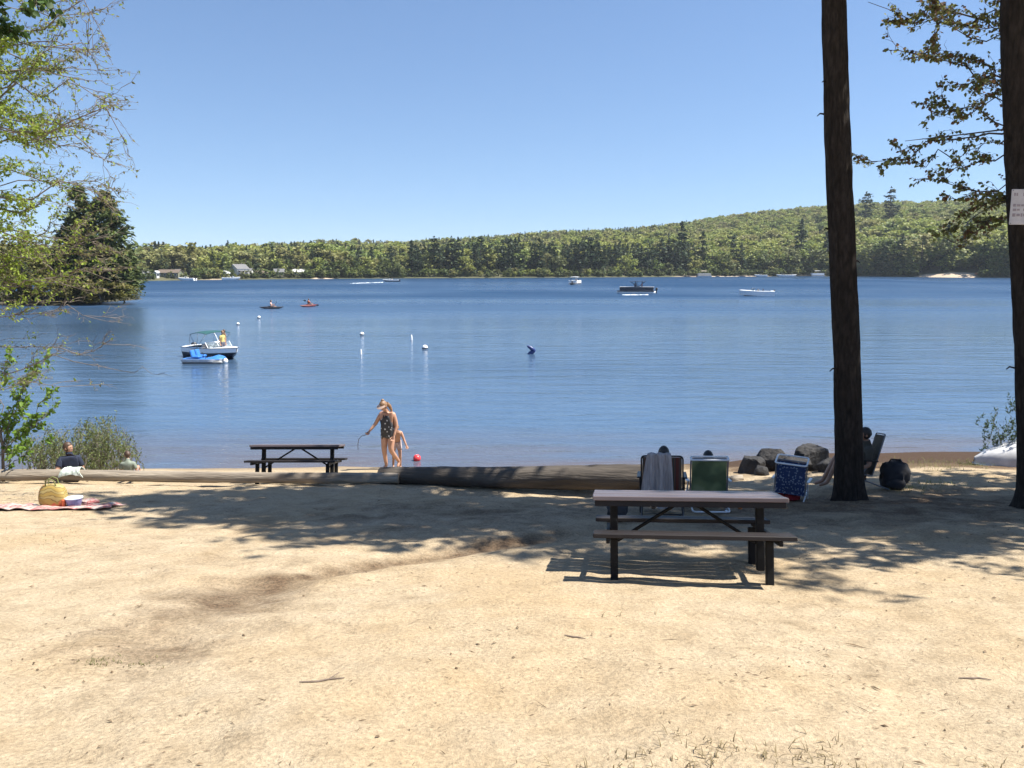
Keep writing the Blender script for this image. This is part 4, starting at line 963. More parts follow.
ROCKM = M('shore rock', (.036, .033, .032), (.012, .011, .011), 3, .85, .8, .04, detail=8)
def rock(label, u, v, Y, size, seed):
    x = at_y(u, v, Y)[0]; rng = np.random.default_rng(seed)
    bm = bmesh.new(); bmesh.ops.create_icosphere(bm, subdivisions=4, radius=1)
    pl = [(Vector(rand_unit(1, rng)[0]), rng.uniform(.62, .9)) for _ in range(16)]
    for vt in bm.verts:
        d = vt.co.normalized(); r = 1.0
        for n_, o_ in pl:
            c = d.dot(n_)
            if c > 0: r = min(r, o_ / max(c, .2))
        r += .06 * float(vnoise(d.x * 4 + seed, d.y * 4 + d.z * 3, seed)) + .03 * float(vnoise(d.x * 11, d.y * 11 + d.z * 9, seed))
        vt.co = Vector((d.x * size[0], d.y * size[1], d.z * size[2])) * r
    me = bpy.data.meshes.new('rock'); bm.to_mesh(me); bm.free(); me.materials.append(ROCKM)
    tag(link('rock', me, None, (x, Y, gz(x, Y) + size[2] * .35), rng.uniform(0, 6)), label, 'rock', 'rocks at the water edge')
rock('low dark boulder furthest left of the rocks behind the blue chair', 752, 462, 16.6, (.42, .34, .30), 1)
rock('dark rounded boulder second from left behind the blue chair', 771, 460, 16.9, (.44, .36, .40), 2)
rock('small rock wedged in front of the two left boulders', 762, 468, 16.0, (.22, .2, .16), 3)
rock('angular upright boulder just left of the leaning pine trunk', 812, 458, 16.6, (.44, .36, .48), 4)
rock('broad low rock right behind the blue patterned chair back', 796, 464, 16.4, (.42, .3, .26), 5)
rock('low rock touching the left side of the leaning trunk', 829, 468, 16.0, (.3, .25, .24), 6)

# litter of twigs, needles and leaf bits lying on the sand
rng = np.random.default_rng(99); n = 15000
X = rng.uniform(-8.5, 9.5, n); Y = 2.6 + 12 * rng.random(n) ** 1.5
keep = rng.random(n) < np.clip(.32 + 1.5 * vnoise(X / 1.3, Y / 1.1, 50) + .5 * np.clip((X - 1) / 4, 0, 1) * (Y > 8), .05, 1); X, Y = X[keep], Y[keep]; n = len(X)
ln = rng.uniform(.006, .030, n) * (1 + 2.0 * (rng.random(n) < .05)); wd = np.where(rng.random(n) < .88, rng.uniform(.0012, .003, n), rng.uniform(.004, .009, n))
an = rng.normal(.3, .9, n); Zc = ground(X, Y) + .004
U = np.column_stack([np.cos(an) * ln, np.sin(an) * ln, -.155 * np.sin(an) * ln + rng.normal(0, .12, n) * ln]); V = np.column_stack([-np.sin(an) * wd, np.cos(an) * wd, rng.normal(0, .4, n) * wd])
Nn = np.cross(U, V); Nn /= np.linalg.norm(Nn, axis=1, keepdims=True); Nn *= np.sign(Nn[:, 2:3]); C = np.column_stack([X, Y, Zc])
t_ = (wd * .7)[:, None]
P = np.stack([C - U, C - V * .9 + Nn * t_, C + U, C + V * .9 + Nn * t_, C - U * .1 + Nn * t_ * 2.2], 1).reshape(-1, 3)
k = np.arange(n)[:, None] * 5
me = fast_mesh('litter', P, None, np.concatenate([k + np.array([[a, b, 4]]) for a, b in ((0, 1), (1, 2), (2, 3), (3, 0))]))
me.materials.append(foliage_mat('dry litter', [(.15, .105, .062), (.15, .105, .062)], 0)); tag(link('twig_litter', me), 'small dry twigs needles and leaf bits strewn over the sand', 'litter', kind='stuff')
# bigger fallen sticks
STICK = M('fallen stick', (.22, .17, .13), (.12, .09, .07), 14, .9, .5)
for k, (u, v, L, a, lab) in enumerate([(322, 679, .12, .25, 'short dark stick lying on the bare sand in the lower left middle'),                                        (575, 636, .07, -.3, 'thin twig on the sand in front of the near picnic table'), (975, 680, .10, .1, 'thin reddish twig on the sand at lower right')]):
    p = on_ground(u, v); mb = MB(); c, s = math.cos(a), math.sin(a)
    pts = [(-L * c, -L * s), (-L * .3 * c + .01, -L * .3 * s - .006), (L * .3 * c, L * .3 * s + .012), (L * c, L * s)]
    mb.tube([(x, y, gz(p[0] + x, p[1] + y) - p[2] + .006) for x, y in pts], [.003, .006, .005, .0025], 7)
    if L > .1: mb.tube([(pts[2][0], pts[2][1], gz(p[0] + pts[2][0], p[1] + pts[2][1]) - p[2] + .008), (pts[2][0] + .04, pts[2][1] + .06, gz(p[0] + pts[2][0], p[1] + pts[2][1] + .05) - p[2] + .02)], [.004, .002], 6)
    tag(mb.build('stick', STICK, None, smooth=True, loc=p), lab, 'stick', 'fallen sticks on the sand')

def grass(name, label, pts, hts, seed, cols):
    rng = np.random.default_rng(seed); V, F = [], []; n = 0
    for (x, y), h in zip(pts, hts):
        z = gz(x, y); a = rng.uniform(0, 2 * PI); ln = rng.uniform(.3, 1.5); d = np.array([math.cos(a), math.sin(a)]); s = np.array([-d[1], d[0]]) * rng.uniform(.0016, .0034)
        for t, w in ((0, 1), (.4, .9), (.75, .6), (1, .08)):
            c = np.array([x, y]) + d * h * ln * t ** 1.8
            zz = z + h * (t - .35 * ln * t * t) * .9
            V += [(c[0] - s[0] * w, c[1] - s[1] * w, zz), (c[0] + s[0] * w, c[1] + s[1] * w, zz)]
        for i in range(3): F.append((n + 2 * i, n + 2 * i + 1, n + 2 * i + 3, n + 2 * i + 2))
        n += 8
    me = fast_mesh('grass', V, F); me.materials.append(foliage_mat(name + ' blades', cols, .3)); tag(link('grass', me), label, 'grass', kind='stuff')
pts, hts = [], []
for u, v, ru, rv, n_ in ((700, 762, 110, 14, 110), (760, 752, 60, 10, 60), (650, 772, 60, 8, 50), (850, 772, 70, 8, 50), (985, 770, 30, 8, 20), (600, 777, 60, 8, 25), (560, 768, 40, 6, 12), (618, 615, 40, 5, 12)):
    c = on_ground(u, v)
    for _ in range(9):
        q = on_ground(u + rg.normal(0, ru * .6), v + rg.normal(0, rv * .6))
        for _ in range(n_ // 9): pts.append((q[0] + rg.normal(0, .05), q[1] + rg.normal(0, .04))); hts.append(rg.uniform(.02, .06))
grass('dry grass', 'sparse dry grass blades along the bottom edge of the sand', pts, hts, 3, [(.22, .175, .095), (.22, .175, .095)])
pts, hts = [], []
for u, v, ru, rv, n_ in ((100, 662, 10, 3, 40), (143, 666, 8, 2, 25), (50, 537, 26, 5, 70), (112, 664, 26, 4, 30)):
    for _ in range(n_):
        q = on_ground(u + rg.normal(0, ru), v + rg.normal(0, rv)); pts.append((q[0], q[1])); hts.append(rg.uniform(.01, .035))
grass('green grass', 'thin green grass tufts in the brown patch at lower left', pts, hts, 4, [(.15, .14, .06), (.15, .14, .06)])
pts, hts = [], []
for u, v, ru, rv, n_ in ((935, 466, 26, 3, 420), (975, 464, 12, 2, 200), (925, 486, 25, 3, 260), (905, 489, 10, 2, 80)):
    for _ in range(n_):
        q = on_ground(u + rg.normal(0, ru), v + rg.normal(0, rv)); pts.append((q[0], q[1])); hts.append(rg.uniform(.05, .15))
grass('bank grass', 'patch of yellow green grass on the bank left of the overturned boat', pts, hts, 5, [(.145, .16, .04), (.145, .16, .04)])

# ------------------------------------------------------------------ picnic tables
TBL = M('dark brown table planks', (.028, .023, .023), (.012, .010, .010), 5, .55, .5, .004, stretch=(.15, 1, 1), detail=6, spec=.25)
TTOP = M('worn red brown top with sky sheen', (.17, .138, .142), (.07, .05, .05), 3.2, .3, .4, .003, stretch=(.16, 1, 1), detail=7)  # worn red-brown planks, greyed by sky reflection mixed into the colour
TSTEEL = M('black painted steel', (.012, .012, .012), (.007, .007, .007), 8, .6, .2, spec=.2)
GALV = M('bare bolt steel', (.5, .5, .5), rough=.35, metal=1)
def planks(L, widths, thick, gap, mats, name, parent, z, y0, split=True):
    mb = MB(); W_ = sum(widths) + gap * (len(widths) - 1); y = y0 - W_ / 2; rg_ = random.Random(int(z * 100 + y0 * 10))
    for w_ in widths:
        mb.box((rg_.uniform(-.004, .004), y + w_ / 2, z + rg_.uniform(-.0015, .0015)), (L, w_, thick), bev=.006); y += w_ + gap
    mb.build(name, mats, parent)
def picnic_table(label, loc, rz):
    t = thing('picnic_table', label, 'picnic table', loc, rz, 'picnic tables on the beach')
    planks(1.80, [.143] * 5, .042, .008, TTOP, 'tabletop', t, .745, 0)
    for s in (-1, 1): planks(1.78, [.135, .135], .040, .008, TBL, 'bench', t, .445, s * .61)
    mb = MB()                                              # side rails under the table top
    for s in (-1, 1): mb.box((0, s * .345, .697), (1.76, .03, .052), bev=.004)
    mb.build('apron', TBL, t)
    for e in (-1, 1):
        x = e * .70
        MB().box((x, 0, .38), (.075, .085, .685), bev=.008).build('post', TSTEEL, t)
        MB().box((x + e * .055, 0, .398), (.035, 1.46, .048), bev=.005).build('bench_beam', TSTEEL, t)
        MB().box((x + e * .055, 0, .700), (.035, .70, .046), bev=.005).build('top_beam', TSTEEL, t)
        for s in (-1, 1):
            MB().box((x, s * .47, .185), (.07, .07, .41), bev=.008).build('leg', TSTEEL, t)
            b = MB(); b.ball((x + e * .076, s * .08, .398), (.006, .012, .012), 10, 6); b.build('bolt', GALV, t, smooth=True)
    for e in (-1, 1):
        MB().tube([(e * .665, 0, .30), (e * .05, 0, .69)], .017, 10).build('brace', TSTEEL, t, smooth=True)
    return t
# near table: the base stands where its legs meet the sand in the photograph
g0 = on_ground(616, 572); g1 = on_ground(757, 572)
mid = (g0 + g1) / 2; ang = math.atan2(g1[1] - g0[1], g1[0] - g0[0])
NT = picnic_table('near dark picnic table standing in half shade on the sand', (mid[0], mid[1] , gz(mid[0], mid[1]) - .01), NEAR_ROT); NT.scale = (.95, .95, .95)
tilt(NT, .195)
p = at_y(298, 487, 15.1)
ft = dup(NT, (p[0], 15.1, gz(p[0], 15.1) - .01), R(2.0), 'far picnic table beyond the grey log near the waterline'); ft.scale = (.94, .94, .94); tilt(ft, .20)
# ------------------------------------------------------------------ world, sun, camera
SUN_EL, SUN_AZ = R(59), R(92)          # azimuth measured from +Y towards +X
SUN_DIR = Vector((math.sin(SUN_AZ) * math.cos(SUN_EL), math.cos(SUN_AZ) * math.cos(SUN_EL), math.sin(SUN_EL)))
W = bpy.data.worlds.new("World"); SC.world = W; W.use_nodes = True
wn = W.node_tree
sky = wn.nodes.new('ShaderNodeTexSky'); sky.sky_type = 'NISHITA'; sky.sun_disc = False
sky.sun_elevation = SUN_EL; sky.sun_rotation = SUN_AZ
sky.altitude = 0; sky.air_density = 1.0; sky.dust_density = 0.3; sky.ozone_density = 4.0
tc_ = wn.nodes.new('ShaderNodeTexCoord'); va_ = wn.nodes.new('ShaderNodeVectorMath'); va_.operation = 'ADD'; va_.inputs[1].default_value = (0, 0, .08)
vn_ = wn.nodes.new('ShaderNodeVectorMath'); vn_.operation = 'NORMALIZE'; wn.links.new(tc_.outputs['Generated'], va_.inputs[0]); wn.links.new(va_.outputs[0], vn_.inputs[0]); wn.links.new(vn_.outputs[0], sky.inputs['Vector'])
bg = wn.nodes['Background']; tint = wn.nodes.new('ShaderNodeMix'); tint.data_type = 'RGBA'; tint.blend_type = 'MULTIPLY'; tint.inputs[0].default_value = 1
tint.inputs[7].default_value = (*SKY_TINT, 1); wn.links.new(sky.outputs[0], tint.inputs[6]); wn.links.new(tint.outputs[2], bg.inputs[0]); bg.inputs[1].default_value = SKY_STRENGTH
sl = bpy.data.lights.new('sun', 'SUN'); sl.energy = SUN_STRENGTH; sl.angle = R(.53); sl.color = (1, .95, .86)
so = bpy.data.objects.new('sun', sl); COL.objects.link(so); so.location = (20, 10, 60)
so.rotation_euler = SUN_DIR.to_track_quat('Z', 'Y').to_euler()
cam = bpy.data.cameras.new('camera'); cam.sensor_width = 36; cam.lens = FPX / 1024 * 36
cam.clip_end = 8000; cam.clip_start = .05
co = bpy.data.objects.new('camera', cam); COL.objects.link(co)
co.location = (0, 0, CAM_Z); co.rotation_euler = (PI / 2 - PITCH, 0, 0); SC.camera = co
SC.view_settings.view_transform = 'Standard'; SC.view_settings.look = 'None'
SC.view_settings.exposure = EXPOSURE; SC.view_settings.gamma = 1
SC.cycles.max_bounces = 6; SC.cycles.transparent_max_bounces = 8
SC.cycles.use_adaptive_sampling = True; SC.cycles.adaptive_threshold = .015
try: SC.cycles.use_denoising = True; SC.cycles.denoiser = 'OPENIMAGEDENOISE'
except Exception: pass

# ------------------------------------------------------------------ sand
def sand_material():
    m, nt, N, L, b = new_mat('beach sand')
    v = coords(nt, 'Object')
    big = noise(nt, .55, 5, .6, v); mid = noise(nt, 3.2, 6, .65, v); fine = noise(nt, 38, 5, .7, v)
    grain = noise(nt, 240, 2, .6, v)
    c = ramp(nt, mid, [(.25, (.26, .20, .128)), (.46, (.375, .298, .20)), (.75, (.45, .368, .258))])
    c = mix_rgb(nt, ramp(nt, big, [(.42, .0), (.66, .5)]), c, (.38, .275, .155))
    # brown needle litter: in ragged patches, thick under the pines, where it also paints in their shade
    litter_shade = noise(nt, 1.7, 7, .72, v, .6)
    at = N.new('ShaderNodeAttribute'); at.attribute_name = 'litter'
    ad = N.new('ShaderNodeMath'); ad.operation = 'ADD'; L.new(litter_shade, ad.inputs[0]); L.new(at.outputs['Fac'], ad.inputs[1])
    lf = ramp(nt, ad.outputs[0], [(.60, 0), (1.0, .85)])
    litc = ramp(nt, fine, [(.35, (.032, .018, .011)), (.62, (.115, .068, .040))])
    c = mix_rgb(nt, lf, c, litc)
    # small dark bits
    vo = N.new('ShaderNodeTexVoronoi'); vo.inputs['Scale'].default_value = 21; L.new(v, vo.inputs['Vector'])
    sp = N.new('ShaderNodeMath'); sp.operation = 'MULTIPLY'
    L.new(ramp(nt, vo.outputs['Distance'], [(.10, 1), (.2, 0)]), sp.inputs[0]); L.new(ramp(nt, mid, [(.42, 0), (.6, .6)]), sp.inputs[1])
    c = mix_rgb(nt, sp.outputs[0], c, (.2, .13, .075))
    c = mix_rgb(nt, .5, c, ramp(nt, grain, [(.25, .55), (.75, 1.3)]), 'MULTIPLY')
    c = mix_rgb(nt, .7, c, ramp(nt, fine, [(.3, .55), (.68, 1.3)]), 'MULTIPLY')
    # damp band by the water, brown bed below, right bank with part shade painted in
    wet_shade = N.new('ShaderNodeAttribute'); wet_shade.attribute_name = 'wet_shade'
    c = mix_rgb(nt, wet_shade.outputs['Fac'], c, (.058, .037, .025))
    L.new(c, b.inputs['Base Color']); b.inputs['Roughness'].default_value = .95
    b.inputs['Specular IOR Level'].default_value = .12
    bn = bump(nt, noise(nt, 9, 6, .7, v), .9, .03)
    bn = bump(nt, fine, .75, .012, bn)
    L.new(bump(nt, grain, .45, .003, bn), b.inputs['Normal'])
    return m

def axis(dense0, dense1, step, far0, far1):
    d = list(np.arange(dense0, dense1, step)); up = []; s = step; x = d[-1]
    while x < far1: s *= 1.22; x += s; up.append(x)
    dn = []; s = step; x = d[0]
    while x > far0: s *= 1.22; x -= s; dn.append(x)
    return np.array(dn[::-1] + d + up)
gx = axis(-9, 10, .055, -3500, 3500); gy = axis(2.2, 16, .045, -400, 4000)
GX, GY = np.meshgrid(gx, gy); GZ = ground(GX, GY)
nx, ny = len(gx), len(gy)
idx = np.arange(nx * ny).reshape(ny, nx)
quads = np.stack([idx[:-1, :-1], idx[:-1, 1:], idx[1:, 1:], idx[1:, :-1]], -1).reshape(-1, 4)
me = fast_mesh('beach', np.stack([GX, GY, GZ], -1).reshape(-1, 3), quads, smooth=True)
wet_shade = np.clip((GY - 1.4 * np.clip((GX - 3.5) / 5, 0, 1) + .4 * vnoise(GX / 1.5, GY / 1.5, 9) - 18.5) / .7, 0, 1) * np.interp(GX, [3.5, 5], [.4, 1])
wet_shade = np.maximum(wet_shade, .95 * np.clip((GX - 3.6) / 1.5, 0, 1) * np.clip((GY + .8 * vnoise(GX / 1.1, GY / .9, 17) - 17.6) / .7, 0, 1))  # dark red-brown bank strip, its partial shade painted into the colour
# needle litter under the pines and on the right bank, with tree shade painted in
litter_shade = .5 * np.clip(1 - np.hypot((GX - 5.5) / 5.0, (GY - 11.2) / 3.2), 0, 1)
litter_shade += .62 * np.clip((GX - 3.6) / 2, 0, 1) * np.clip((GY - 15.6) / 1.2, 0, 1)
litter_shade += .20 * np.clip(1 - np.hypot((GX + 2.3) / 1.0, (GY - 6.1) / .75), 0, 1)
litter_shade += .18 * np.clip(1 - np.hypot((GX + 2.8) / 1.5, (GY - 7.3) / .8), 0, 1)
litter_shade += .36 * np.clip(1 - np.hypot((GX + .5) / 5.0, (GY - 10.6) / 2.8), 0, 1)  # browner across the pines' shadow, deepening the shade through the litter colour
yc_ = np.interp(GX, [-2.0, -1.1, .56, 1.6], [6.7, 7.55, 8.9, 9.5]); xc_ = np.interp(GY, [4.2, 4.9, 5.6, 6.7], [-2.25, -2.2, -2.2, -2.0])
litter_shade += .36 * np.exp(-((GY - yc_ - .12) / .26) ** 2) * np.clip((GX + 2.4) / .4, 0, 1) * np.clip((.9 - GX) / .8, 0, 1)
litter_shade += .30 * np.exp(-((GX - xc_) / .55) ** 2) * np.clip((GY - 4.1) / .5, 0, 1) * np.clip((7.0 - GY) / .5, 0, 1)
litter_shade += .10 * np.clip(1 - np.hypot((GX - 1.8) / 1.6, (GY - 7.3) / .9), 0, 1)
for nm_, arr in (('wet_shade', wet_shade), ('litter', litter_shade)):
    a = me.attributes.new(nm_, 'FLOAT', 'POINT'); a.data.foreach_set('value', arr.ravel().astype(np.float32))
me.materials.append(sand_material())
tag(link('ground', me), kind='structure')

# ------------------------------------------------------------------ lake
def water_material():
    m, nt, N, L, b = new_mat('lake water')
    calm = noise(nt, 1, 4, .55, coords(nt, 'Object', (.010, .035, 1)), .4)
    calm2 = noise(nt, 1, 3, .5, coords(nt, 'Object', (.05, .17, 1)), .3)
    rip = noise(nt, 1, 5, .6, coords(nt, 'Object', (.45, 1.5, 1), (0, 0, R(7))), .5)
    swell = noise(nt, 1, 3, .5, coords(nt, 'Object', (.10, .55, 1), (0, 0, R(-6))), .3)
    chop = noise(nt, 1, 4, .6, coords(nt, 'Object', (2.2, 5.0, 1), (0, 0, R(12))), .3)
    dp = N.new('ShaderNodeAttribute'); dp.attribute_name = 'shallow'
    c = ramp(nt, calm2, [(.3, (.010, .032, .078)), (.7, (.018, .050, .105))])
    pale = N.new('ShaderNodeAttribute'); pale.attribute_name = 'pale'
    c = mix_rgb(nt, pale.outputs['Fac'], c, (.056, .100, .168))
    c = mix_rgb(nt, dp.outputs['Fac'], c, (.105, .078, .066))
    L.new(c, b.inputs['Base Color'])
    b.inputs['IOR'].default_value = 1.333
    rg = N.new('ShaderNodeMapRange'); rg.inputs[3].default_value = .04; rg.inputs[4].default_value = .16
    L.new(calm, rg.inputs[0]); ru = N.new('ShaderNodeAttribute'); ru.attribute_name = 'rough'; ra = N.new('ShaderNodeMath'); ra.operation = 'ADD'; L.new(rg.outputs[0], ra.inputs[0]); L.new(ru.outputs['Fac'], ra.inputs[1]); L.new(ra.outputs[0], b.inputs['Roughness'])
    sm = N.new('ShaderNodeMapRange'); sm.inputs[1].default_value = 0; sm.inputs[2].default_value = .32; sm.inputs[3].default_value = .5; sm.inputs[4].default_value = .10; L.new(ru.outputs['Fac'], sm.inputs[0]); L.new(sm.outputs[0], b.inputs['Specular IOR Level'])
    amp = ramp(nt, calm, [(.36, .30), (.5, .6), (.64, 1.0)])
    far = N.new('ShaderNodeAttribute'); far.attribute_name = 'breeze'
    am = N.new('ShaderNodeMath'); am.operation = 'MULTIPLY'; L.new(amp, am.inputs[0]); L.new(far.outputs['Fac'], am.inputs[1])
    def bmp(h, d, s, nrm=None):
        n = N.new('ShaderNodeBump'); n.inputs['Distance'].default_value = d
        ms = N.new('ShaderNodeMath'); ms.operation = 'MULTIPLY'; L.new(am.outputs[0], ms.inputs[0]); ms.inputs[1].default_value = s
        L.new(ms.outputs[0], n.inputs['Strength']); L.new(h, n.inputs['Height'])
        if nrm is not None: L.new(nrm, n.inputs['Normal'])
        return n.outputs[0]
    n1 = bmp(swell, .20, 1.0); n2 = bmp(rip, .12, 1.0, n1); n3 = bmp(chop, .03, 1.0, n2)
    L.new(n3, b.inputs['Normal'])
    return m
wx = axis(-30, 30, .6, -3500, 3500); wy = axis(16.5, 40, .35, 16, 3800)
WX, WY = np.meshgrid(wx, wy)
nx, ny = len(wx), len(wy); idx = np.arange(nx * ny).reshape(ny, nx)
quads = np.stack([idx[:-1, :-1], idx[:-1, 1:], idx[1:, 1:], idx[1:, :-1]], -1).reshape(-1, 4)
WZ = .012 * vnoise(WX / 2.5, WY / .8, 21) * np.clip((90 - WY) / 40, 0, 1) * np.clip((WY - 21) / 6, 0, 1)
me = fast_mesh('lake', np.stack([WX, WY, WZ], -1).reshape(-1, 3), quads, smooth=True)
sh = np.clip(1 - (-ground(WX, WY, False)) / .85, 0, 1) * np.clip(.85 + 1.2 * vnoise(WX / 2.2, WY / .9, 6), .1, 1) * .8
br = np.interp(WY, [20, 60, 75, 110, 140, 500], [.62, .55, .75, 1.0, 1.2, 1.3])
# the wind roughens the open lake; the bay by the beach lies smooth
rgh = np.interp(WY, [20, 55, 75, 95, 140, 600], [0, .0, .06, .16, .28, .32]) * np.clip(.85 + 1.5 * vnoise(WX / 60, WY / 11, 61) + .7 * vnoise(WX / 25, WY / 5, 62), .1, 1.25)
pal = np.interp(WY, [19, 26, 45, 80, 110, 160], [1, .9, .8, .62, .25, 0]) * np.clip(1 + .5 * vnoise(WX / 30, WY / 8, 63), 0, 1)
for nm_, arr in (('shallow', sh), ('breeze', br), ('rough', rgh), ('pale', pal)):
    a = me.attributes.new(nm_, 'FLOAT', 'POINT'); a.data.foreach_set('value', arr.ravel().astype(np.float32))
me.materials.append(water_material())
tag(link('lake_water', me), kind='structure')

# ------------------------------------------------------------------ hills behind the far shore
us = np.linspace(-400, 1400, 181); offs = np.array([-40, -14, -7, -3, -1, 0, 2, 5, 8, 14, 22, 32, 45, 60, 80, 105, 135, 170, 210, 255, 300, 345, 390, 430, 470, 510, 550, 600, 680, 800, 1100, 1800])
UU, OO = np.meshgrid(us, offs); RR = shore_d(UU) + OO
HX, HY = polar(UU, RR); HZ = hill_h(UU, RR)
nx, ny = len(us), len(offs); idx = np.arange(nx * ny).reshape(ny, nx)
quads = np.stack([idx[:-1, :-1], idx[:-1, 1:], idx[1:, 1:], idx[1:, :-1]], -1).reshape(-1, 4)
me = fast_mesh('hills', np.stack([HX, HY, HZ], -1).reshape(-1, 3), quads, smooth=True)
snd = np.exp(-((UU - 948) / 34) ** 2) * (OO < np.interp(UU, [905, 985], [3, 13])) + .8 * np.exp(-((UU - 322) / 14) ** 2) * (OO < 5) + .8 * np.exp(-((UU - 725) / 60) ** 2) * (OO < 3) + .5 * np.exp(-((UU - 215) / 30) ** 2) * (OO < 2)
a = me.attributes.new('sandy', 'FLOAT', 'POINT'); a.data.foreach_set('value', np.clip(snd, 0, 1).ravel().astype(np.float32))
m, nt, N, L, b = new_mat('forest floor')
v = coords(nt, 'Object'); at = N.new('ShaderNodeAttribute'); at.attribute_name = 'sandy'
c = ramp(nt, noise(nt, .08, 5, .6, v), [(.3, (.045, .05, .02)), (.7, (.09, .085, .04))])
L.new(mix_rgb(nt, ramp(nt, at.outputs['Fac'], [(.35, 0), (.6, 1)]), c, (.42, .33, .24)), b.inputs['Base Color']); b.inputs['Roughness'].default_value = 1
me.materials.append(m); tag(link('hills', me), kind='structure')
# ------------------------------------------------------------------ tree makers
def conifer_crown(h, rmax, base, whorls, per, nleaf, size, seed, mat, name='crown', droop=.25, ragged=.35, power=.8, tuft=0):
    """whorls of drooping needle boughs; gaps between the boughs stay open"""
    rng = np.random.default_rng(seed); C, U, V = [], [], []
    for w in range(whorls):
        f = (w + rng.uniform(-.3, .3)) / whorls; f = min(max(f, 0), .985)
        z = base + (h - base) * f
        L = rmax * (1 - f) ** power * (0.75 + .5 * min(1, f * 5)) / 1.25 + .03 * rmax
        for k in range(per):
            if rng.random() < .12: continue
            a = rng.uniform(0, 2 * PI); Lk = L * rng.uniform(1 - ragged, 1 + ragged * .6)
            n = max(2, int(nleaf * (Lk / rmax + .15))); m = max(2, n // tuft) if tuft else n
            t = rng.uniform(.12, 1, m) ** .75
            side = rng.normal(0, .17, m) * Lk * (1.1 - t * .5)
            zz = z - droop * Lk * t ** 1.6 + .14 * Lk * t + rng.normal(0, .06 * rmax * .5 + .03 * Lk, m)
            if tuft:                                        # needles gathered in tufts at the twig ends
                pick = rng.integers(0, m, n); t = t[pick] + rng.normal(0, .05, n); side = side[pick] + rng.normal(0, .11, n); zz = zz[pick] + rng.normal(0, .07, n)
            d = np.array([math.cos(a), math.sin(a)]); p = np.array([-d[1], d[0]])
            xy = d[None] * (Lk * t)[:, None] + p[None] * side[:, None]
            C.append(np.column_stack([xy, zz]))
            u, v = leaf_axes(n, size, rng, flat=.9, aspect=.55)
            u += np.column_stack([d[0] * np.ones(n), d[1] * np.ones(n), -.3 * np.ones(n)]) * size * .5
            U.append(u); V.append(v)
    top = np.column_stack([rng.normal(0, .04 * rmax, 14), rng.normal(0, .04 * rmax, 14), h - rng.uniform(-.01, .08, 14) * h])
    C.append(top); u, v = leaf_axes(14, size * .7, rng); U.append(u); V.append(v)
    return quads_mesh(name, np.concatenate(C), np.concatenate(U), np.concatenate(V), mat, fold=.3)

def broad_crown(h, r, base, clumps, per, size, seed, mat, name='crown'):
    """leaf clumps spread through an uneven crown"""
    rng = np.random.default_rng(seed); C = []
    cz, hz = (h + base) / 2, (h - base) / 2
    for k in range(clumps):
        d = rand_unit(1, rng)[0] * rng.uniform(.35, 1) ** .5
        c = np.array([d[0] * r * (.85 if d[2] > .3 else 1), d[1] * r, cz + d[2] * hz * .9])
        rc = r * rng.uniform(.22, .42)
        q = rand_unit(per, rng) * (rc * rng.uniform(.45, 1.05, per))[:, None]; q[:, 2] *= .75
        C.append(c + q)
    C = np.concatenate(C); u, v = leaf_axes(len(C), size, rng, .8, .75)
    return quads_mesh(name, C, u, v, mat, fold=.25)

def trunk_mesh(name, h, r0, r1, mat, seed=0, n=8, lean=(0, 0), segs=8, limbs=0, limb_from=.35, limb_len=2.0, limb_up=.5):
    rng = random.Random(seed); mb = MB()
    pts = [(lean[0] * t + rng.uniform(-.02, .02) * h * .15, lean[1] * t, h * t) for t in [i / segs for i in range(segs + 1)]]
    mb.tube(pts, [r0 + (r1 - r0) * (i / segs) for i in range(segs + 1)], n)
    for k in range(limbs):
        f = rng.uniform(limb_from, .95); a = rng.uniform(0, 2 * PI); L = limb_len * (1.15 - f) * rng.uniform(.6, 1.2)
        p0 = Vector((lean[0] * f, lean[1] * f, h * f)); d = Vector((math.cos(a), math.sin(a), limb_up))
        rr = (r0 + (r1 - r0) * f) * .45
        mb.tube([p0, p0 + d * L * .5 + Vector((0, 0, .06 * L)), p0 + d * L], [rr, rr * .6, rr * .15], 5)
    me = bpy.data.meshes.new(name); me.from_pydata(mb.v, [], mb.f); me.materials.append(mat)
    me.polygons.foreach_set('use_smooth', [True] * len(mb.f)); me.update()
    return me

CON = foliage_mat('conifer needles', [(.030, .052, .024), (.042, .066, .030), (.050, .072, .030), (.038, .056, .032)], .15)
PINE = foliage_mat('white pine needles', [(.075, .10, .032), (.095, .115, .036)], .15)
DEC = foliage_mat('spring leaves', [(.13, .18, .054), (.18, .23, .065), (.225, .265, .065), (.275, .295, .075), (.225, .21, .09), (.20, .235, .068), (.145, .195, .06)], .3, stand=True)
LIME = foliage_mat('young leaves', [(.23, .28, .05), (.20, .25, .05)], .3)
DARKDEC = foliage_mat('dense leaves', [(.085, .115, .036), (.105, .135, .04), (.125, .135, .052)], .25)
BARKF = M('grey brown bark', (.16, .13, .10), (.07, .055, .045), 4, .95)

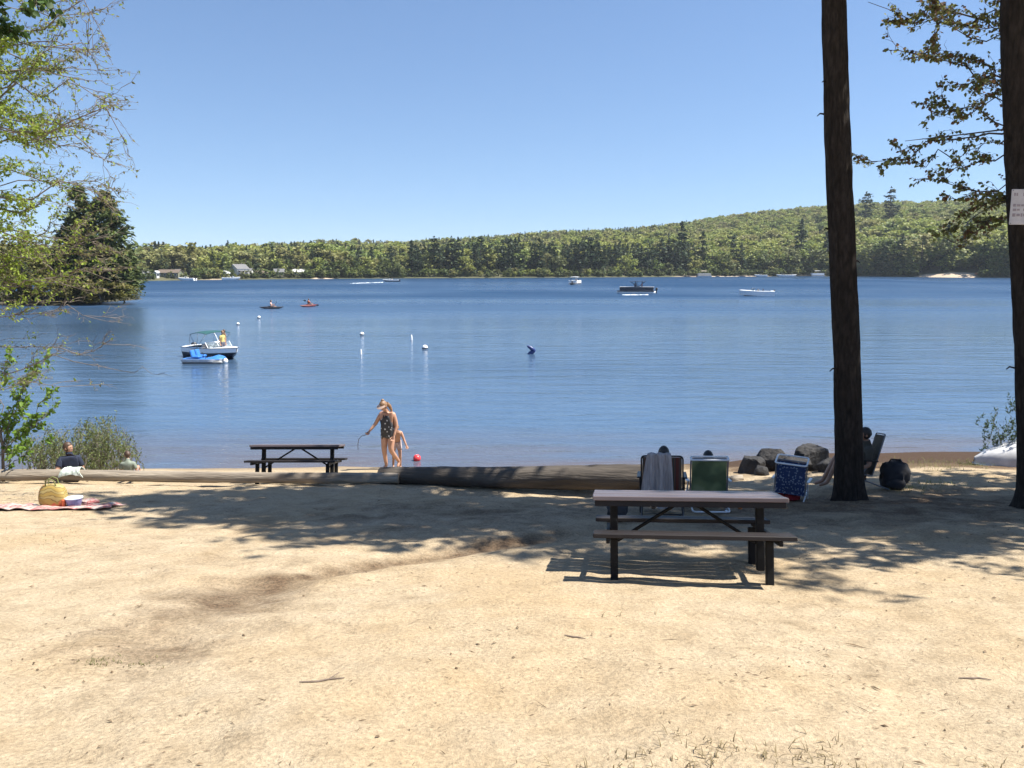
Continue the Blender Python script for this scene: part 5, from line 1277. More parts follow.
# ------------------------------------------------------------------ the wood on the hills: one mass, thousands of crowns
src = bpy.data.collections.new('tree kinds')
kinds = []
for k in range(4):
    kinds.append(('pointed_tree', conifer_crown(1.0, .20 + .03 * k, .08, 12, 6, 5, .060, 50 + k, CON, power=.75)))
for k in range(5):
    kinds.append(('rounded_tree', broad_crown(1.0, .44 + .03 * k, .12, 20, 22, .070, 70 + k, DEC)))
for k in range(2): kinds.append(('shore_bush', broad_crown(1.0, .55, .02, 16, 18, .085, 90 + k, DARKDEC)))
for i, (nm_, me) in enumerate(kinds):
    o = bpy.data.objects.new('tree_%s' % 'abcdefghijklm'[i], me); src.objects.link(o)
P, S, K, Z = [], [], [], []
rng = np.random.default_rng(5)
def con_share(u, o):
    base = np.interp(u, [140, 400, 420, 560, 680, 700, 1000], [.46, .44, .5, .5, .30, .07, .06])
    if u < 620 and o > 380: base = max(base, .5)
    return base
n_try = 0
while len(P) < 13500 and n_try < 90000:
    n_try += 1
    u = rng.uniform(-150, 1180); o = 4 + 640 * rng.random() ** 1.25
    D = float(shore_d(u)); r = D + o
    if rng.random() > (r / 1000.0) ** .5 * 1.05: continue
    if abs(u - 948) < 32 and o < 12: continue
    if o < 24 and (abs(u - 180) < 48 or abs(u - 262) < 52): 
        if rng.random() < .85: continue
    con = rng.random() < con_share(u, o)
    h = (rng.uniform(8, 15.5) if con else rng.uniform(7.5, 15))
    if 410 < u < 690 and o < 60: h *= 1.1; con = rng.random() < .92
    if o < 12: h *= .7
    if rng.random() < .16: o = rng.uniform(.6, 5); r = D + o; h = rng.uniform(2.2, 5.5); con = False
    if o < 9 and 408 < u < 690 and rng.random() < .75: continue
    if o < 9 and (abs(u - 165) < 30 or abs(u - 262) < 46) and rng.random() < .8: continue
    if abs(u - 948) < 32 and o < 12: continue
    h *= .9 if o < 150 else .76
    if u > 830 and o < 170 and o > 6: h *= 1.3
    x, y = polar(u, r)
    P.append((x, y, float(hill_h(np.float64(u), np.float64(r))) - .4)); S.append(h); K.append(int(rng.integers(9, 11)) if o < 6 and rng.random() < .75 else int(rng.integers(0, 4)) if con else int(rng.integers(4, 9))); Z.append(rng.uniform(0, 6.28))
me = bpy.data.meshes.new('wood'); me.from_pydata(P, [], [])
for nm_, ty, arr in (('size', 'FLOAT', S), ('pick', 'INT', K), ('turn', 'FLOAT', Z)):
    a = me.attributes.new(nm_, ty, 'POINT'); a.data.foreach_set('value', arr)
wood = link('hillside_forest', me); tag(wood, 'mixed spring forest of pale green and dark trees covering the far hills', 'forest', kind='stuff')
ng = bpy.data.node_groups.new('plant trees', 'GeometryNodeTree')
ng.interface.new_socket('Geometry', in_out='INPUT', socket_type='NodeSocketGeometry')
ng.interface.new_socket('Geometry', in_out='OUTPUT', socket_type='NodeSocketGeometry')
gi = ng.nodes.new('NodeGroupInput'); go = ng.nodes.new('NodeGroupOutput')
iop = ng.nodes.new('GeometryNodeInstanceOnPoints'); ci = ng.nodes.new('GeometryNodeCollectionInfo')
ci.inputs['Collection'].default_value = src; ci.inputs['Separate Children'].default_value = True; ci.inputs['Reset Children'].default_value = True
def nattr(nm_, ty):
    n = ng.nodes.new('GeometryNodeInputNamedAttribute'); n.data_type = ty; n.inputs['Name'].default_value = nm_
    return next(s for s in n.outputs if s.name == 'Attribute' and s.enabled)
cx = ng.nodes.new('ShaderNodeCombineXYZ'); ng.links.new(nattr('turn', 'FLOAT'), cx.inputs['Z'])
iop.inputs['Pick Instance'].default_value = True
ng.links.new(gi.outputs[0], iop.inputs['Points']); ng.links.new(ci.outputs[0], iop.inputs['Instance'])
ng.links.new(nattr('pick', 'INT'), iop.inputs['Instance Index']); ng.links.new(cx.outputs[0], iop.inputs['Rotation'])
ng.links.new(nattr('size', 'FLOAT'), iop.inputs['Scale']); ng.links.new(iop.outputs[0], go.inputs[0])
wood.modifiers.new('plant trees', 'NODES').node_group = ng

# ------------------------------------------------------------------ trees one can tell apart along the far shore
far_protos = {}
def far_tree(kind, k):
    key = (kind, k)
    if key not in far_protos:
        if kind == 'con': cm = conifer_crown(1.0, .19 + .025 * k, .07, 17, 7, 7, .045, 100 + k, CON, power=.72)
        elif kind == 'pine': cm = conifer_crown(1.0, .24 + .03 * k, .30, 10, 6, 12, .045, 120 + k, CON, droop=-.05, ragged=.6, power=.45)
        elif kind == 'lime': cm = broad_crown(1.0, .34, .10, 26, 26, .042, 140 + k, LIME)
        elif kind == 'grey': cm = broad_crown(1.0, .36 + .03 * k, .12, 24, 22, .040, 150 + k, DEC)
        else: cm = broad_crown(1.0, .38 + .03 * k, .06, 26, 26, .045, 160 + k, DARKDEC)
        tm = trunk_mesh('trunk', .82, .022, .006, BARKF, k, 6, limbs=6, limb_len=.3)
        far_protos[key] = (cm, tm)
    return far_protos[key]
KW = {'con': 'dark pointed conifer', 'pine': 'tall ragged pine', 'lime': 'bright lime green leafy tree', 'grey': 'pale olive leafy tree', 'dark': 'dense green leafy tree'}
NW = {'con': 'conifer_tree', 'pine': 'pine_tree', 'lime': 'leafy_tree', 'grey': 'leafy_tree', 'dark': 'leafy_tree'}
# u, kind, height in metres, metres behind the water's edge
FT = [(190, 'con', 10, 9), (213, 'con', 11, 9), (219, 'con', 10.5, 14), (223, 'con', 8, 10), (240, 'con', 9, 30), (246, 'dark', 8, 26),
      (162, 'dark', 9, 26), (205, 'grey', 8, 8), (284, 'dark', 8, 12), (289, 'con', 12, 16), (303, 'con', 11, 26), (313, 'con', 12, 14), (331, 'con', 12, 10), (341, 'grey', 10, 9),
      (351, 'dark', 11, 8), (357, 'con', 11, 6), (368, 'grey', 10, 6), (381, 'con', 10, 8), (392, 'con', 12, 6), (402, 'grey', 11, 8)]
rs = random.Random(3)
u = 412
while u < 692:
    kd = rs.choices(['con', 'pine', 'grey', 'dark'], [5, 3.4, .7, 1])[0]
    FT.append((u, kd, rs.uniform(13.5, 20) * (.72 if kd in ('grey', 'dark') else 1), rs.uniform(3, 16)))
    u += rs.uniform(3.8, 7.2)
FT += [(681, 'con', 29, 14), (702, 'con', 24, 12), (712, 'grey', 17, 8), (722, 'dark', 15, 7), (733, 'con', 22, 14), (741, 'con', 18, 7), (750, 'grey', 16, 10), (758, 'dark', 16, 7),
       (768, 'grey', 19, 14), (778, 'grey', 16, 8), (788, 'dark', 18, 9), (800, 'con', 31, 22), (809, 'grey', 19, 12), (818, 'dark', 17, 8), (827, 'con', 26, 16),
       (858, 'grey', 22, 14), (862, 'pine', 33, 205), (875, 'dark', 20, 8), (886, 'pine', 35, 210), (893, 'dark', 24, 8), (901, 'con', 22, 8), (912, 'lime', 19, 12), (921, 'grey', 24, 10), (932, 'lime', 23, 34),
       (940, 'lime', 20, 18), (946, 'con', 26, 24), (953, 'dark', 20, 22), (962, 'con', 21, 25), (972, 'grey', 17, 24), (980, 'dark', 14, 23), (990, 'dark', 19, 18), (999, 'grey', 24, 14), (1016, 'dark', 22, 12), (1034, 'grey', 22, 14)]
FT.sort()
def zone(u):
    if u < 210: return 'left of the gabled white house'
    if u < 262: return 'around the gabled white house'
    if u < 408: return 'between lake houses and dark stand'
    if u < 620: return 'within the tall dark stand'
    if u < 745: return 'between pontoon boat and white speedboat'
    if u < 840: return 'left of the thick leaning trunk'
    return 'between the two big trunks'
ORD = ['first', 'second', 'third', 'fourth', 'fifth', 'sixth', 'seventh', 'eighth', 'ninth', 'tenth', 'eleventh', 'twelfth', 'thirteenth', 'fourteenth', 'fifteenth', 'sixteenth', 'seventeenth', 'eighteenth', 'nineteenth', 'twentieth']
tot = {}
for u, kd, h, o in FT: tot[(KW[kd], zone(u))] = tot.get((KW[kd], zone(u)), 0) + 1
cnt = {}
for i, (u, kd, h, o) in enumerate(FT):
    key = (KW[kd], zone(u)); cnt[key] = cnt.get(key, 0) + 1
    lab = KW[kd] + ' on the far shore ' + key[1]
    if tot[key] > 1: lab = '%s %s from left on far shore %s' % (ORD[cnt[key] - 1], KW[kd], key[1])
    cm, tm = far_tree(kd, i % 3)
    D = float(shore_d(u)) + o; x, y = polar(u, D)
    t = thing(NW[kd], lab, 'tree', (x, y, float(hill_h(np.float64(u), np.float64(D))) - .3), rs.uniform(0, 6), 'trees along the far shore')
    t.scale = (h * rs.uniform(.85, 1.15), h * rs.uniform(.85, 1.15), h)
    link('trunk', tm, t); link('crown', cm, t)

# ------------------------------------------------------------------ wooded point on the left
pu = np.linspace(-60, 1, 40)
PX = np.arange(-110, -44, 1.5); PY = np.arange(88, 150, 1.5)
MX, MY = np.meshgrid(PX, PY)
tip = at_y(137, 303, 113)[0]
mask = (tip - 6.5 - MX) / 4.0
hz_ = np.minimum(np.clip(mask, -1, 1), 1 - np.abs(MY - 118 - .12 * (tip - MX)) / 12.0)
MZ = np.clip(hz_, -.6, .8) * 1.6 + .3 * vnoise(MX / 4, MY / 4, 40)
nx, ny = len(PX), len(PY); idx = np.arange(nx * ny).reshape(ny, nx)
quads = np.stack([idx[:-1, :-1], idx[:-1, 1:], idx[1:, 1:], idx[1:, :-1]], -1).reshape(-1, 4)
me = fast_mesh('point', np.stack([MX, MY, MZ], -1).reshape(-1, 3), quads, smooth=True)
me.materials.append(M('point earth', (.07, .06, .035), (.035, .035, .02), .6, 1, .5, .2)); tag(link('wooded_point', me), kind='structure')
big1 = conifer_crown(1.0, .42, .04, 24, 11, 44, .027, 201, PINE, droop=.16, ragged=.28, power=.66)
big2 = conifer_crown(1.0, .44, .04, 24, 11, 44, .027, 202, PINE, droop=.14, ragged=.30, power=.66)
bigt = trunk_mesh('trunk', .9, .02, .005, BARKF, 3, 8, limbs=14, limb_len=.34, limb_from=.15, limb_up=.1)
def point_tree(name, u, Y, h, wide, meshes, label):
    x = (u - 512) / FPX * Y / 1.0105
    t = thing(name, label, 'tree', (x, Y, .5), rs.uniform(0, 6), 'trees on the wooded point')
    t.scale = (wide, wide, h)
    link('trunk', meshes[1], t); link('crown', meshes[0], t)
point_tree('pine_tree', 110, 113, 15.0, 13.2, (big1, bigt), 'big dark pine at the tip of the left wooded point, right hand peak')
point_tree('pine_tree', 84, 116, 15.8, 13.0, (big2, bigt), 'big dark pine with the left peak on the wooded point')
ol = [broad_crown(1.0, .42, .02, 34, 60, .026, 210 + k, foliage_mat('olive leaves', [(.125, .115, .036), (.15, .145, .04), (.10, .095, .032)], .25) if k == 0 else bpy.data.materials['olive leaves']) for k in range(3)]
olt = trunk_mesh('trunk', .8, .025, .006, BARKF, 5, 6, limbs=10, limb_len=.3)
for k, (u, Y, h, w_, lab) in enumerate([(52, 112, 8.0, 8, 'olive leafy tree just left of the two pines on the point'), (22, 114, 10.0, 9, 'taller olive leafy tree second left of the pines on the point'),
                                        (-6, 113, 9.0, 9, 'olive leafy tree cut by the left picture edge on the point'), (66, 108, 4.0, 6, 'low olive shrub at the waterline below the left pine peak'),
                                        (98, 108.5, 3.2, 6.5, 'low olive shrub at the waterline below the big pines'), (122, 109.5, 2.8, 5, 'small low shrub overhanging the water at the point tip'),
                                        (34, 107.5, 4.2, 7, 'low yellow olive shrub at the waterline left of the pines'), (4, 107, 4.5, 7, 'low shrub at the waterline by the left picture edge'), (-34, 112, 10, 9, 'olive tree beyond the left picture edge on the point')]):
    x = (u - 512) / FPX * Y / 1.0105
    t = thing('leafy_tree' if h > 5 else 'shrub', lab, 'tree' if h > 5 else 'shrub', (x, Y, .2), k * 1.3, 'trees on the wooded point')
    t.scale = (w_, w_, h); link('trunk', olt, t); link('crown', ol[k % 3], t)
# ------------------------------------------------------------------ pines on the beach
BARKP = bark_mat('furrowed pine bark', (.058, .046, .037), (.026, .021, .017), 13, (1, 1, .30), .7, .025)
SHADE = foliage_mat('pine needles overhead', [(.040, .070, .022), (.05, .08, .028)], .12)
DEADW = M('dead wood', (.17, .15, .13), (.08, .07, .06), 6, .9)

def bark_trunk(name, path, radii, mat, seed, nseg=90, height_rows=190, flare=.55, roots=5):
    """trunk with real furrows and a root flare"""
    z = np.linspace(0, 1, height_rows); px = np.array(path, float)
    tt = np.linspace(0, 1, len(px))
    cx, cy, cz = (np.interp(z, tt, px[:, i]) for i in range(3))
    rr = np.interp(z, np.linspace(0, 1, len(radii)), radii)
    an = np.linspace(0, 2 * PI, nseg, endpoint=False)
    A, ZI = np.meshgrid(an, np.arange(height_rows))
    H = cz[ZI] - cz[0]; r0 = rr[ZI]
    fl = flare * np.exp(-H / .22) * (1 + .5 * np.cos(roots * A + seed))
    U = np.cos(A) * 3.2; Vv = np.sin(A) * 3.2
    n1 = np.abs(vnoise(U * 1.6 + H * .35 + 9, Vv * 1.6 + H * .55, seed)) * 2
    n2 = np.abs(vnoise(U * 3.4 + H * 1.3, Vv * 3.4 - H * 1.6, seed + 1)) * 2
    n3 = vnoise(A * 2.0, H * 5.0, seed + 2)
    r = r0 * (1 + fl) + .016 * n1 ** .6 + .014 * n2 ** .6 + .012 * n3 + .012 * vnoise(H * 1.1, A * .6, seed + 5) - .02
    P = np.stack([cx[ZI] + r * np.cos(A), cy[ZI] + r * np.sin(A), cz[ZI]], -1).reshape(-1, 3)
    i0 = np.arange(height_rows - 1)[:, None] * nseg + np.arange(nseg)[None]
    i1 = np.arange(height_rows - 1)[:, None] * nseg + (np.arange(nseg)[None] + 1) % nseg
    me = fast_mesh(name, P, np.stack([i0, i1, i1 + nseg, i0 + nseg], -1).reshape(-1, 4), smooth=True)
    me.materials.append(mat); return me

def beach_pine(label, base, top8, r_base, r_top, h, crown_kw, seed, stubs=True):
    """base point, the point the axis passes at about 7 m up, then straight on"""
    b = np.array(base); d = np.array(top8) - b
    path = [b * 0 - np.array([0, 0, .15]), d * .33 + np.array([.02, 0, 0]), d * .66 - np.array([.01, 0, 0]), d, d + np.array([d[0] * .3, 0, (h - d[2]) * .5]), np.array([d[0] * 1.5, d[1], h])]
    seg = [np.linalg.norm(path[i + 1] - path[i]) for i in range(5)]
    # resample evenly by height
    zz = np.linspace(-.15, h, 40); px = np.array(path)
    P = np.column_stack([np.interp(zz, px[:, 2], px[:, 0]), np.interp(zz, px[:, 2], px[:, 1]), zz])
    rad = np.interp(zz, [-.15, d[2], h], [r_base, r_top, .03])
    t = thing('pine_tree', label, 'tree', base, 0, 'tall pines on the beach')
    link('trunk', bark_trunk('trunk', P, rad, BARKP, seed, height_rows=260), t)
    cm = conifer_crown(h, mat=SHADE, seed=seed + 7, **crown_kw)
    c = link('crown', cm, t); c.location = (d[0] * 1.25, d[1], 0)
    mb = MB(); rg = random.Random(seed)
    for k in range(crown_kw['whorls'] * 3):                                   # limbs inside the crown
        f = rg.random(); z = crown_kw['base'] + (h - crown_kw['base']) * f; a = rg.uniform(0, 2 * PI); L = crown_kw['rmax'] * (1 - f) ** .7 * rg.uniform(.6, 1)
        cx = float(np.interp(z, px[:, 2], px[:, 0]))
        mb.tube([(cx, d[1], z), (cx + math.cos(a) * L * .5, d[1] + math.sin(a) * L * .5, z + .1 * L), (cx + math.cos(a) * L, d[1] + math.sin(a) * L, z - .05 * L)], [.05, .03, .008], 6)
    mb.build('limb', BARKP, t, smooth=True)['kind'] = 'stuff'
    if stubs:
        for k in range(stubs):                                               # snapped dead twigs on the bare stem
            z = rg.uniform(1.6, d[2] + 1); a = rg.choice([rg.uniform(-.5, .5), rg.uniform(2.6, 3.6)]); f = z / d[2]
            c0 = d * f; r_ = float(np.interp(z, zz, rad)); L = rg.uniform(.03, .16)
            s = MB(); p = np.array([c0[0] + math.cos(a) * r_ * .85, c0[1] + math.sin(a) * r_ * .85, z])
            s.tube([p, p + np.array([math.cos(a) * L * .6 + .03 * math.cos(a), math.sin(a) * L, .02]), p + np.array([math.cos(a) * (L + .04), math.sin(a) * L, .01 - L * .3])], [.016, .012, .006], 6)
            s.build('branch_stub', BARKP, t, smooth=True)
    return t

b1 = on_ground(850.5, 499); t1 = at_y(833.5, 0, b1[1] + .05)
beach_pine('thick dark pine trunk leaning left beside the blue patterned beach chair', b1, t1, .205, .165, 16.0, dict(rmax=3.9, base=8.0, whorls=13, per=6, nleaf=230, size=.105, droop=.10, ragged=.6, power=.45, tuft=14), 3, 6)
b2 = on_ground(1040, 509); t2 = at_y(1017, 0, b2[1] + .05)
pine2 = beach_pine('dark pine trunk at the right edge carrying a white paper sign', b2, t2, .25, .205, 17.0, dict(rmax=3.1, base=9.0, whorls=13, per=6, nleaf=200, size=.10, droop=.10, ragged=.6, power=.45, tuft=14), 14, 4)
PROTO_OFF = None
for k, (x, y, h, lab) in enumerate(OFF_PINES):
    if PROTO_OFF is None:
        PROTO_OFF = beach_pine(lab, (x, y, gz(x, y)), (x - .1, y, gz(x, y) + 6.5), .22, .18, h, dict(rmax=3.5, base=7.0, whorls=12, per=5, nleaf=150, size=.105, droop=.10, ragged=.6, power=.45, tuft=14), 27, 0)
    else:
        dup(PROTO_OFF, (x, y, gz(x, y)), k * 1.1, lab, scale=(min(h, .95), min(h, .95), h) if h < 2 else h / 15.0)

# white paper sign stapled on the right trunk
MSIGN = M('sign board', (.56, .53, .52), (.44, .42, .42), 7, .6); MINK = M('faded sign ink', (.34, .29, .30), (.25, .21, .22), 30, .7)
sg = at_y(1024, 207, b2[1] - .27)
t = thing('paper_sign', 'small faded white notice fixed to the right hand pine trunk', 'sign', sg, R(4))
sb = MB(); sb.box((0, 0, 0), (.36, .012, .44), bev=.004); sb.build('board', MSIGN, t)
for k, (x, z, w_, h_) in enumerate([(-.135, .155, .035, .06), (-.09, .155, .02, .055), (-.045, .155, .034, .06), (.0, .155, .03, .06), (.05, .155, .034, .06), (.1, .155, .03, .06)]):
    pass
ib = MB(); rg = random.Random(4)
for row, (z, hgt) in enumerate([(.155, .05), (.02, .035), (-.035, .035), (-.10, .05)]):
    x = -.15
    while x < .15:
        w_ = rg.uniform(.012, .05)
        if rg.random() < .8: ib.box((x + w_ / 2, -.0075, z), (w_, .003, hgt * rg.uniform(.6, 1)))
        x += w_ + .012
ib.build('print', MINK, t)['kind'] = 'stuff'
for x, z in ((-.165, .205), (.165, .205), (-.165, -.205), (.165, -.205)):
    MB().ball((x, -.009, z), (.007, .004, .007), 8, 6).build('nail', M('nail', (.2, .2, .2), rough=.4, metal=1) if 'nail' not in bpy.data.materials else bpy.data.materials['nail'], t, smooth=True)

# ------------------------------------------------------------------ branching with leaves, for the trees nearest the camera
def polyline(p0, p1, rng, sag=0.0, wob=.05, n=8):
    p0, p1 = np.array(p0, float), np.array(p1, float); L = np.linalg.norm(p1 - p0)
    out = []; off = np.zeros(3)
    for i in range(n + 1):
        t = i / n
        if 0 < i < n: off = off * .7 + rng.normal(0, wob * L / n * 1.6, 3)
        out.append(p0 + (p1 - p0) * t + off * (1 if i < n else 0) + np.array([0, 0, sag * L * math.sin(PI * t)]))
    return np.array(out)

def grow(limbs, seed, twig_len=.7, twig_n=9, sub_n=4, leaf_gap=.05, leafiness=lambda p: 1.0, up=.25, spread=.8):
    """limbs: (start, end, radius). Returns the wood and the leaf points with the twig direction at each"""
    rng = np.random.default_rng(seed); wood = MB(); LP, LD = [], []
    for p0, p1, r in limbs:
        pl = polyline(p0, p1, rng, .05, .22, 12); L = np.linalg.norm(pl[-1] - pl[0])
        wood.tube(pl, list(np.linspace(r, .004, len(pl))), 6)
        nt = max(3, int(twig_n * L))
        for k in range(nt):
            f = rng.uniform(.22, 1.0); i = min(int(f * 12), 11); q = pl[i] + (pl[i + 1] - pl[i]) * (f * 12 - i)
            d = pl[i + 1] - pl[i]; d /= np.linalg.norm(d)
            d2 = d * 1.2 + rng.normal(0, spread, 3) * np.array([.6, 1, .42]) + np.array([0, 0, up * rng.uniform(0, 1)]); d2 /= np.linalg.norm(d2)
            tl = twig_len * rng.uniform(.4, 1.2) * (1.15 - .5 * f)
            tw = polyline(q, q + d2 * tl, rng, .04, .2, 5)
            lf = leafiness(tw[-1])
            wood.tube(tw, [.0045, .004, .0035, .003, .0025, .0018], 4, caps=False)
            segs = [tw]
            for s in range(sub_n):
                g = rng.uniform(.3, .95); i2 = min(int(g * 5), 4); q2 = tw[i2]
                d3 = d2 * 1.3 + rng.normal(0, .7, 3) * np.array([.7, .8, .42]); d3 /= np.linalg.norm(d3)
                st = polyline(q2, q2 + d3 * tl * rng.uniform(.3, .6), rng, .03, .18, 3)
                wood.tube(st, [.0035, .003, .0025, .0018], 3, caps=False); segs.append(st)
            for sgm in segs:
                for a, b_ in zip(sgm[:-1], sgm[1:]):
                    ln = np.linalg.norm(b_ - a); n = rng.poisson(max(0.0, lf) * ln / leaf_gap)
                    if n:
                        tt = rng.random(n)[:, None]; LP.append(a + (b_ - a) * tt + rng.normal(0, .012, (n, 3))); LD.append(np.repeat(((b_ - a) / ln)[None], n, 0))
    return wood, np.concatenate(LP), np.concatenate(LD)

def leaf_mesh(name, P, D, size, seed, mat, hang=.5, aspect=.5):
    """pointed leaves, two faces folded on the midrib, hung from the twig"""
    rng = np.random.default_rng(seed); n = len(P)
    A = D * .5 + rng.normal(0, .7, (n, 3)); A[:, 2] -= hang; A /= np.linalg.norm(A, axis=1, keepdims=True)
    B = np.cross(A, rng.normal(size=(n, 3))); B /= np.linalg.norm(B, axis=1, keepdims=True); Nn = np.cross(A, B)
    s = (size * rng.uniform(.55, 1.25, n))[:, None]
    v = [P, P + A * s * .35 + B * s * aspect * .5 + Nn * s * .10, P + A * s * .75 + B * s * aspect * .32 + Nn * s * .05, P + A * s,
         P + A * s * .75 - B * s * aspect * .32 + Nn * s * .05, P + A * s * .35 - B * s * aspect * .5 + Nn * s * .10]
    V = np.stack(v, 1).reshape(-1, 3); k = np.arange(n)[:, None] * 6
    q = np.concatenate([k + np.array([[0, 1, 2, 3]]), k + np.array([[0, 3, 4, 5]])])
    me = fast_mesh(name, V, q); me.materials.append(mat); return me

def wood_child(mb, name, mat, parent):
    me = bpy.data.meshes.new(name); me.from_pydata(mb.v, [], mb.f); me.materials.append(mat)
    me.polygons.foreach_set('use_smooth', [True] * len(mb.f)); me.update()
    return link(name, me, parent)

LEAFY = foliage_mat('fresh birch leaves', [(.28, .36, .06), (.28, .36, .06)], .5)
LEAFB = foliage_mat('brownish new leaves', [(.22, .20, .085), (.22, .20, .085)], .45)
LEAFG = foliage_mat('sapling leaves', [(.15, .25, .035), (.15, .25, .035)], .4)
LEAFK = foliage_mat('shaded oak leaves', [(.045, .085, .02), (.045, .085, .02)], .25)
LEAFM = foliage_mat('maple leaves', [(.20, .21, .07), (.20, .21, .07)], .45)
LEAFR = foliage_mat('russet maple leaves', [(.21, .12, .06), (.21, .12, .06)], .45)
LEAFW = foliage_mat('willow leaves', [(.15, .185, .065), (.15, .185, .065)], .35)
TWIG = M('twig bark', (.20, .165, .13), (.11, .09, .075), 12, .85)

# the tall young birch on the left: its stem stands outside the frame, its boughs reach in
rg = np.random.default_rng(77)
tx, ty = -9.6, 12.2; tb = gz(tx, ty)
env_v = [-60, -20, 35, 60, 75, 100, 120, 140, 165, 200, 230, 262, 290, 312]
env_u = [85, 100, 130, 95, 124, 118, 100, 138, 142, 118, 90, 120, 128, 110]
limbs = []
for v in np.arange(-55, 300, 10.5):
    u = float(np.interp(v, env_v, env_u)) * rg.uniform(.75, 1.0) - rg.uniform(0, 10)
    Y = ty + rg.uniform(-1.4, 1.6); tip = at_y(u, v, Y)
    z0 = tip[2] - rg.uniform(.1, .75)
    limbs.append(((tx + rg.uniform(0, .1), ty, z0), tip, rg.uniform(.014, .024)))
for v, u in ((318, 120), (345, 128), (372, 128), (385, 95)):
    tip = at_y(u, v, ty + rg.uniform(-.8, .8)); limbs.append(((tx, ty, tip[2] - .35), tip, .012))
def dens(p):
    Y = p[1]; u = 512 + p[0] / Y * 808; zc = (p[2] - CAM_Z) / Y; v = 268 - zc * 800
    d = np.interp(u, [-60, 0, 50, 90, 140], [2.5, 2.1, 1.25, .5, .3])
    if v > 295: d *= .16
    return d
wood_b, LP, LD = grow(limbs, 5, twig_len=.7, twig_n=7, sub_n=2, leaf_gap=.042, leafiness=dens, up=.3, spread=.5)
wood_b.tube([(tx, ty, tb - .1), (tx + .03, ty, tb + 2), (tx - .03, ty + .05, tb + 5), (tx + .05, ty, tb + 8.5), (tx, ty, tb + 10)], [.15, .12, .1, .06, .02], 10)
t = thing('birch_tree', 'slender tree with fine yellow green new leaves at the left edge', 'tree', (0, 0, 0))
wood_child(wood_b, 'trunk', TWIG, t)
uu = 512 + LP[:, 0] / LP[:, 1] * 808; sel = rg.random(len(LP)) < np.interp(uu, [20, 60, 110], [.15, .45, .8])
link('foliage', leaf_mesh('foliage', LP[~sel], LD[~sel], .062, 1, LEAFY), t)
link('outer_foliage', leaf_mesh('foliage', LP[sel], LD[sel], .048, 2, LEAFB), t)
ROOTS_AT_GROUND = [(t, (tx, ty, tb))]

# oak spray hanging in at the top left corner
tx2, ty2 = -8.6, 9.2
limbs = []
for u, v in ((30, 12), (48, 6), (10, 30), (52, 18), (-10, 4), (24, -14), (0, 45), (40, -6)):
    tip = at_y(u, v, ty2 + rg.uniform(-.5, .5)); limbs.append(((tx2 - .4, ty2, 9.6), tip, .014))
wood_o, LP, LD = grow(limbs, 9, twig_len=.30, twig_n=7, sub_n=3, leaf_gap=.026, up=.0)
wood_o.tube([(tx2 - .4, ty2, gz(tx2 - .4, ty2) - .1), (tx2 - .5, ty2, 6), (tx2 - .4, ty2, 9.7), (tx2 - .2, ty2, 11)], [.17, .14, .08, .03], 10)
t = thing('oak_tree', 'dark leafy spray hanging into the top left corner', 'tree', (0, 0, 0))
wood_child(wood_o, 'trunk', TWIG, t); keep = LP[:, 2] > at_y(20, 40, ty2)[2]
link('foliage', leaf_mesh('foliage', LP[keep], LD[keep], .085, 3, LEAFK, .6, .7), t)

# maple on the right, its boughs reaching left behind the sign trunk
tx3, ty3 = 8.9, 12.4; limbs = []
for u, v, du, dv, r in ((868, 2, 210, 60, .022), (900, 22, 190, 60, .018), (888, 50, 200, 60, .022), (916, 58, 150, 45, .014), (915, 104, 170, 70, .02), (930, 118, 140, 40, .014), (860, 156, 210, -40, .026), (884, 166, 170, -10, .016),
                        (932, 180, 130, 30, .018), (950, 198, 120, 20, .016), (945, 12, 140, 50, .016), (960, -14, 120, 40, .018), (900, -22, 180, 40, .02), (968, 215, 110, -30, .014), (940, 236, 150, -70, .015), (975, 150, 100, 20, .014), (960, 85, 120, 40, .014), (935, 36, 130, 30, .012), (955, 228, 110, -50, .012)):
    Y = ty3 + rg.uniform(-1.0, .8); tip = at_y(u, v, Y); st = at_y(u + du, v + dv, ty3); limbs.append(((tx3 + .0, ty3, st[2]), tip, r))
wood_m, LP, LD = grow(limbs, 15, twig_len=.45, twig_n=8, sub_n=3, leaf_gap=.045, up=.1, spread=.42, leafiness=lambda p: 1.0 if p[0] > 5.2 else .8)
wood_m.tube([at_y(905, 141, ty3 - .3), at_y(950, 136, ty3 - .3), at_y(1000, 130, ty3 - .2), (tx3, ty3, at_y(1050, 128, ty3)[2])], [.004, .009, .013, .02], 6)
wood_m.tube([(tx3, ty3, gz(tx3, ty3) - .1), (tx3 + .05, ty3, 4), (tx3 - .05, ty3, 7), (tx3, ty3, 10.5)], [.16, .13, .10, .04], 10)
t = thing('maple_tree', 'maple boughs with small dark russet leaves beside the sign trunk', 'tree', (0, 0, 0))
wood_child(wood_m, 'trunk', M('maple bark', (.09, .075, .065), (.05, .04, .035), 9, .9), t)
sel = rg.random(len(LP)) < .22
link('foliage', leaf_mesh('foliage', LP[~sel], LD[~sel], .058, 4, LEAFM, .6, .8), t)
link('russet_foliage', leaf_mesh('foliage', LP[sel], LD[sel], .060, 5, LEAFR, .6, .8), t)

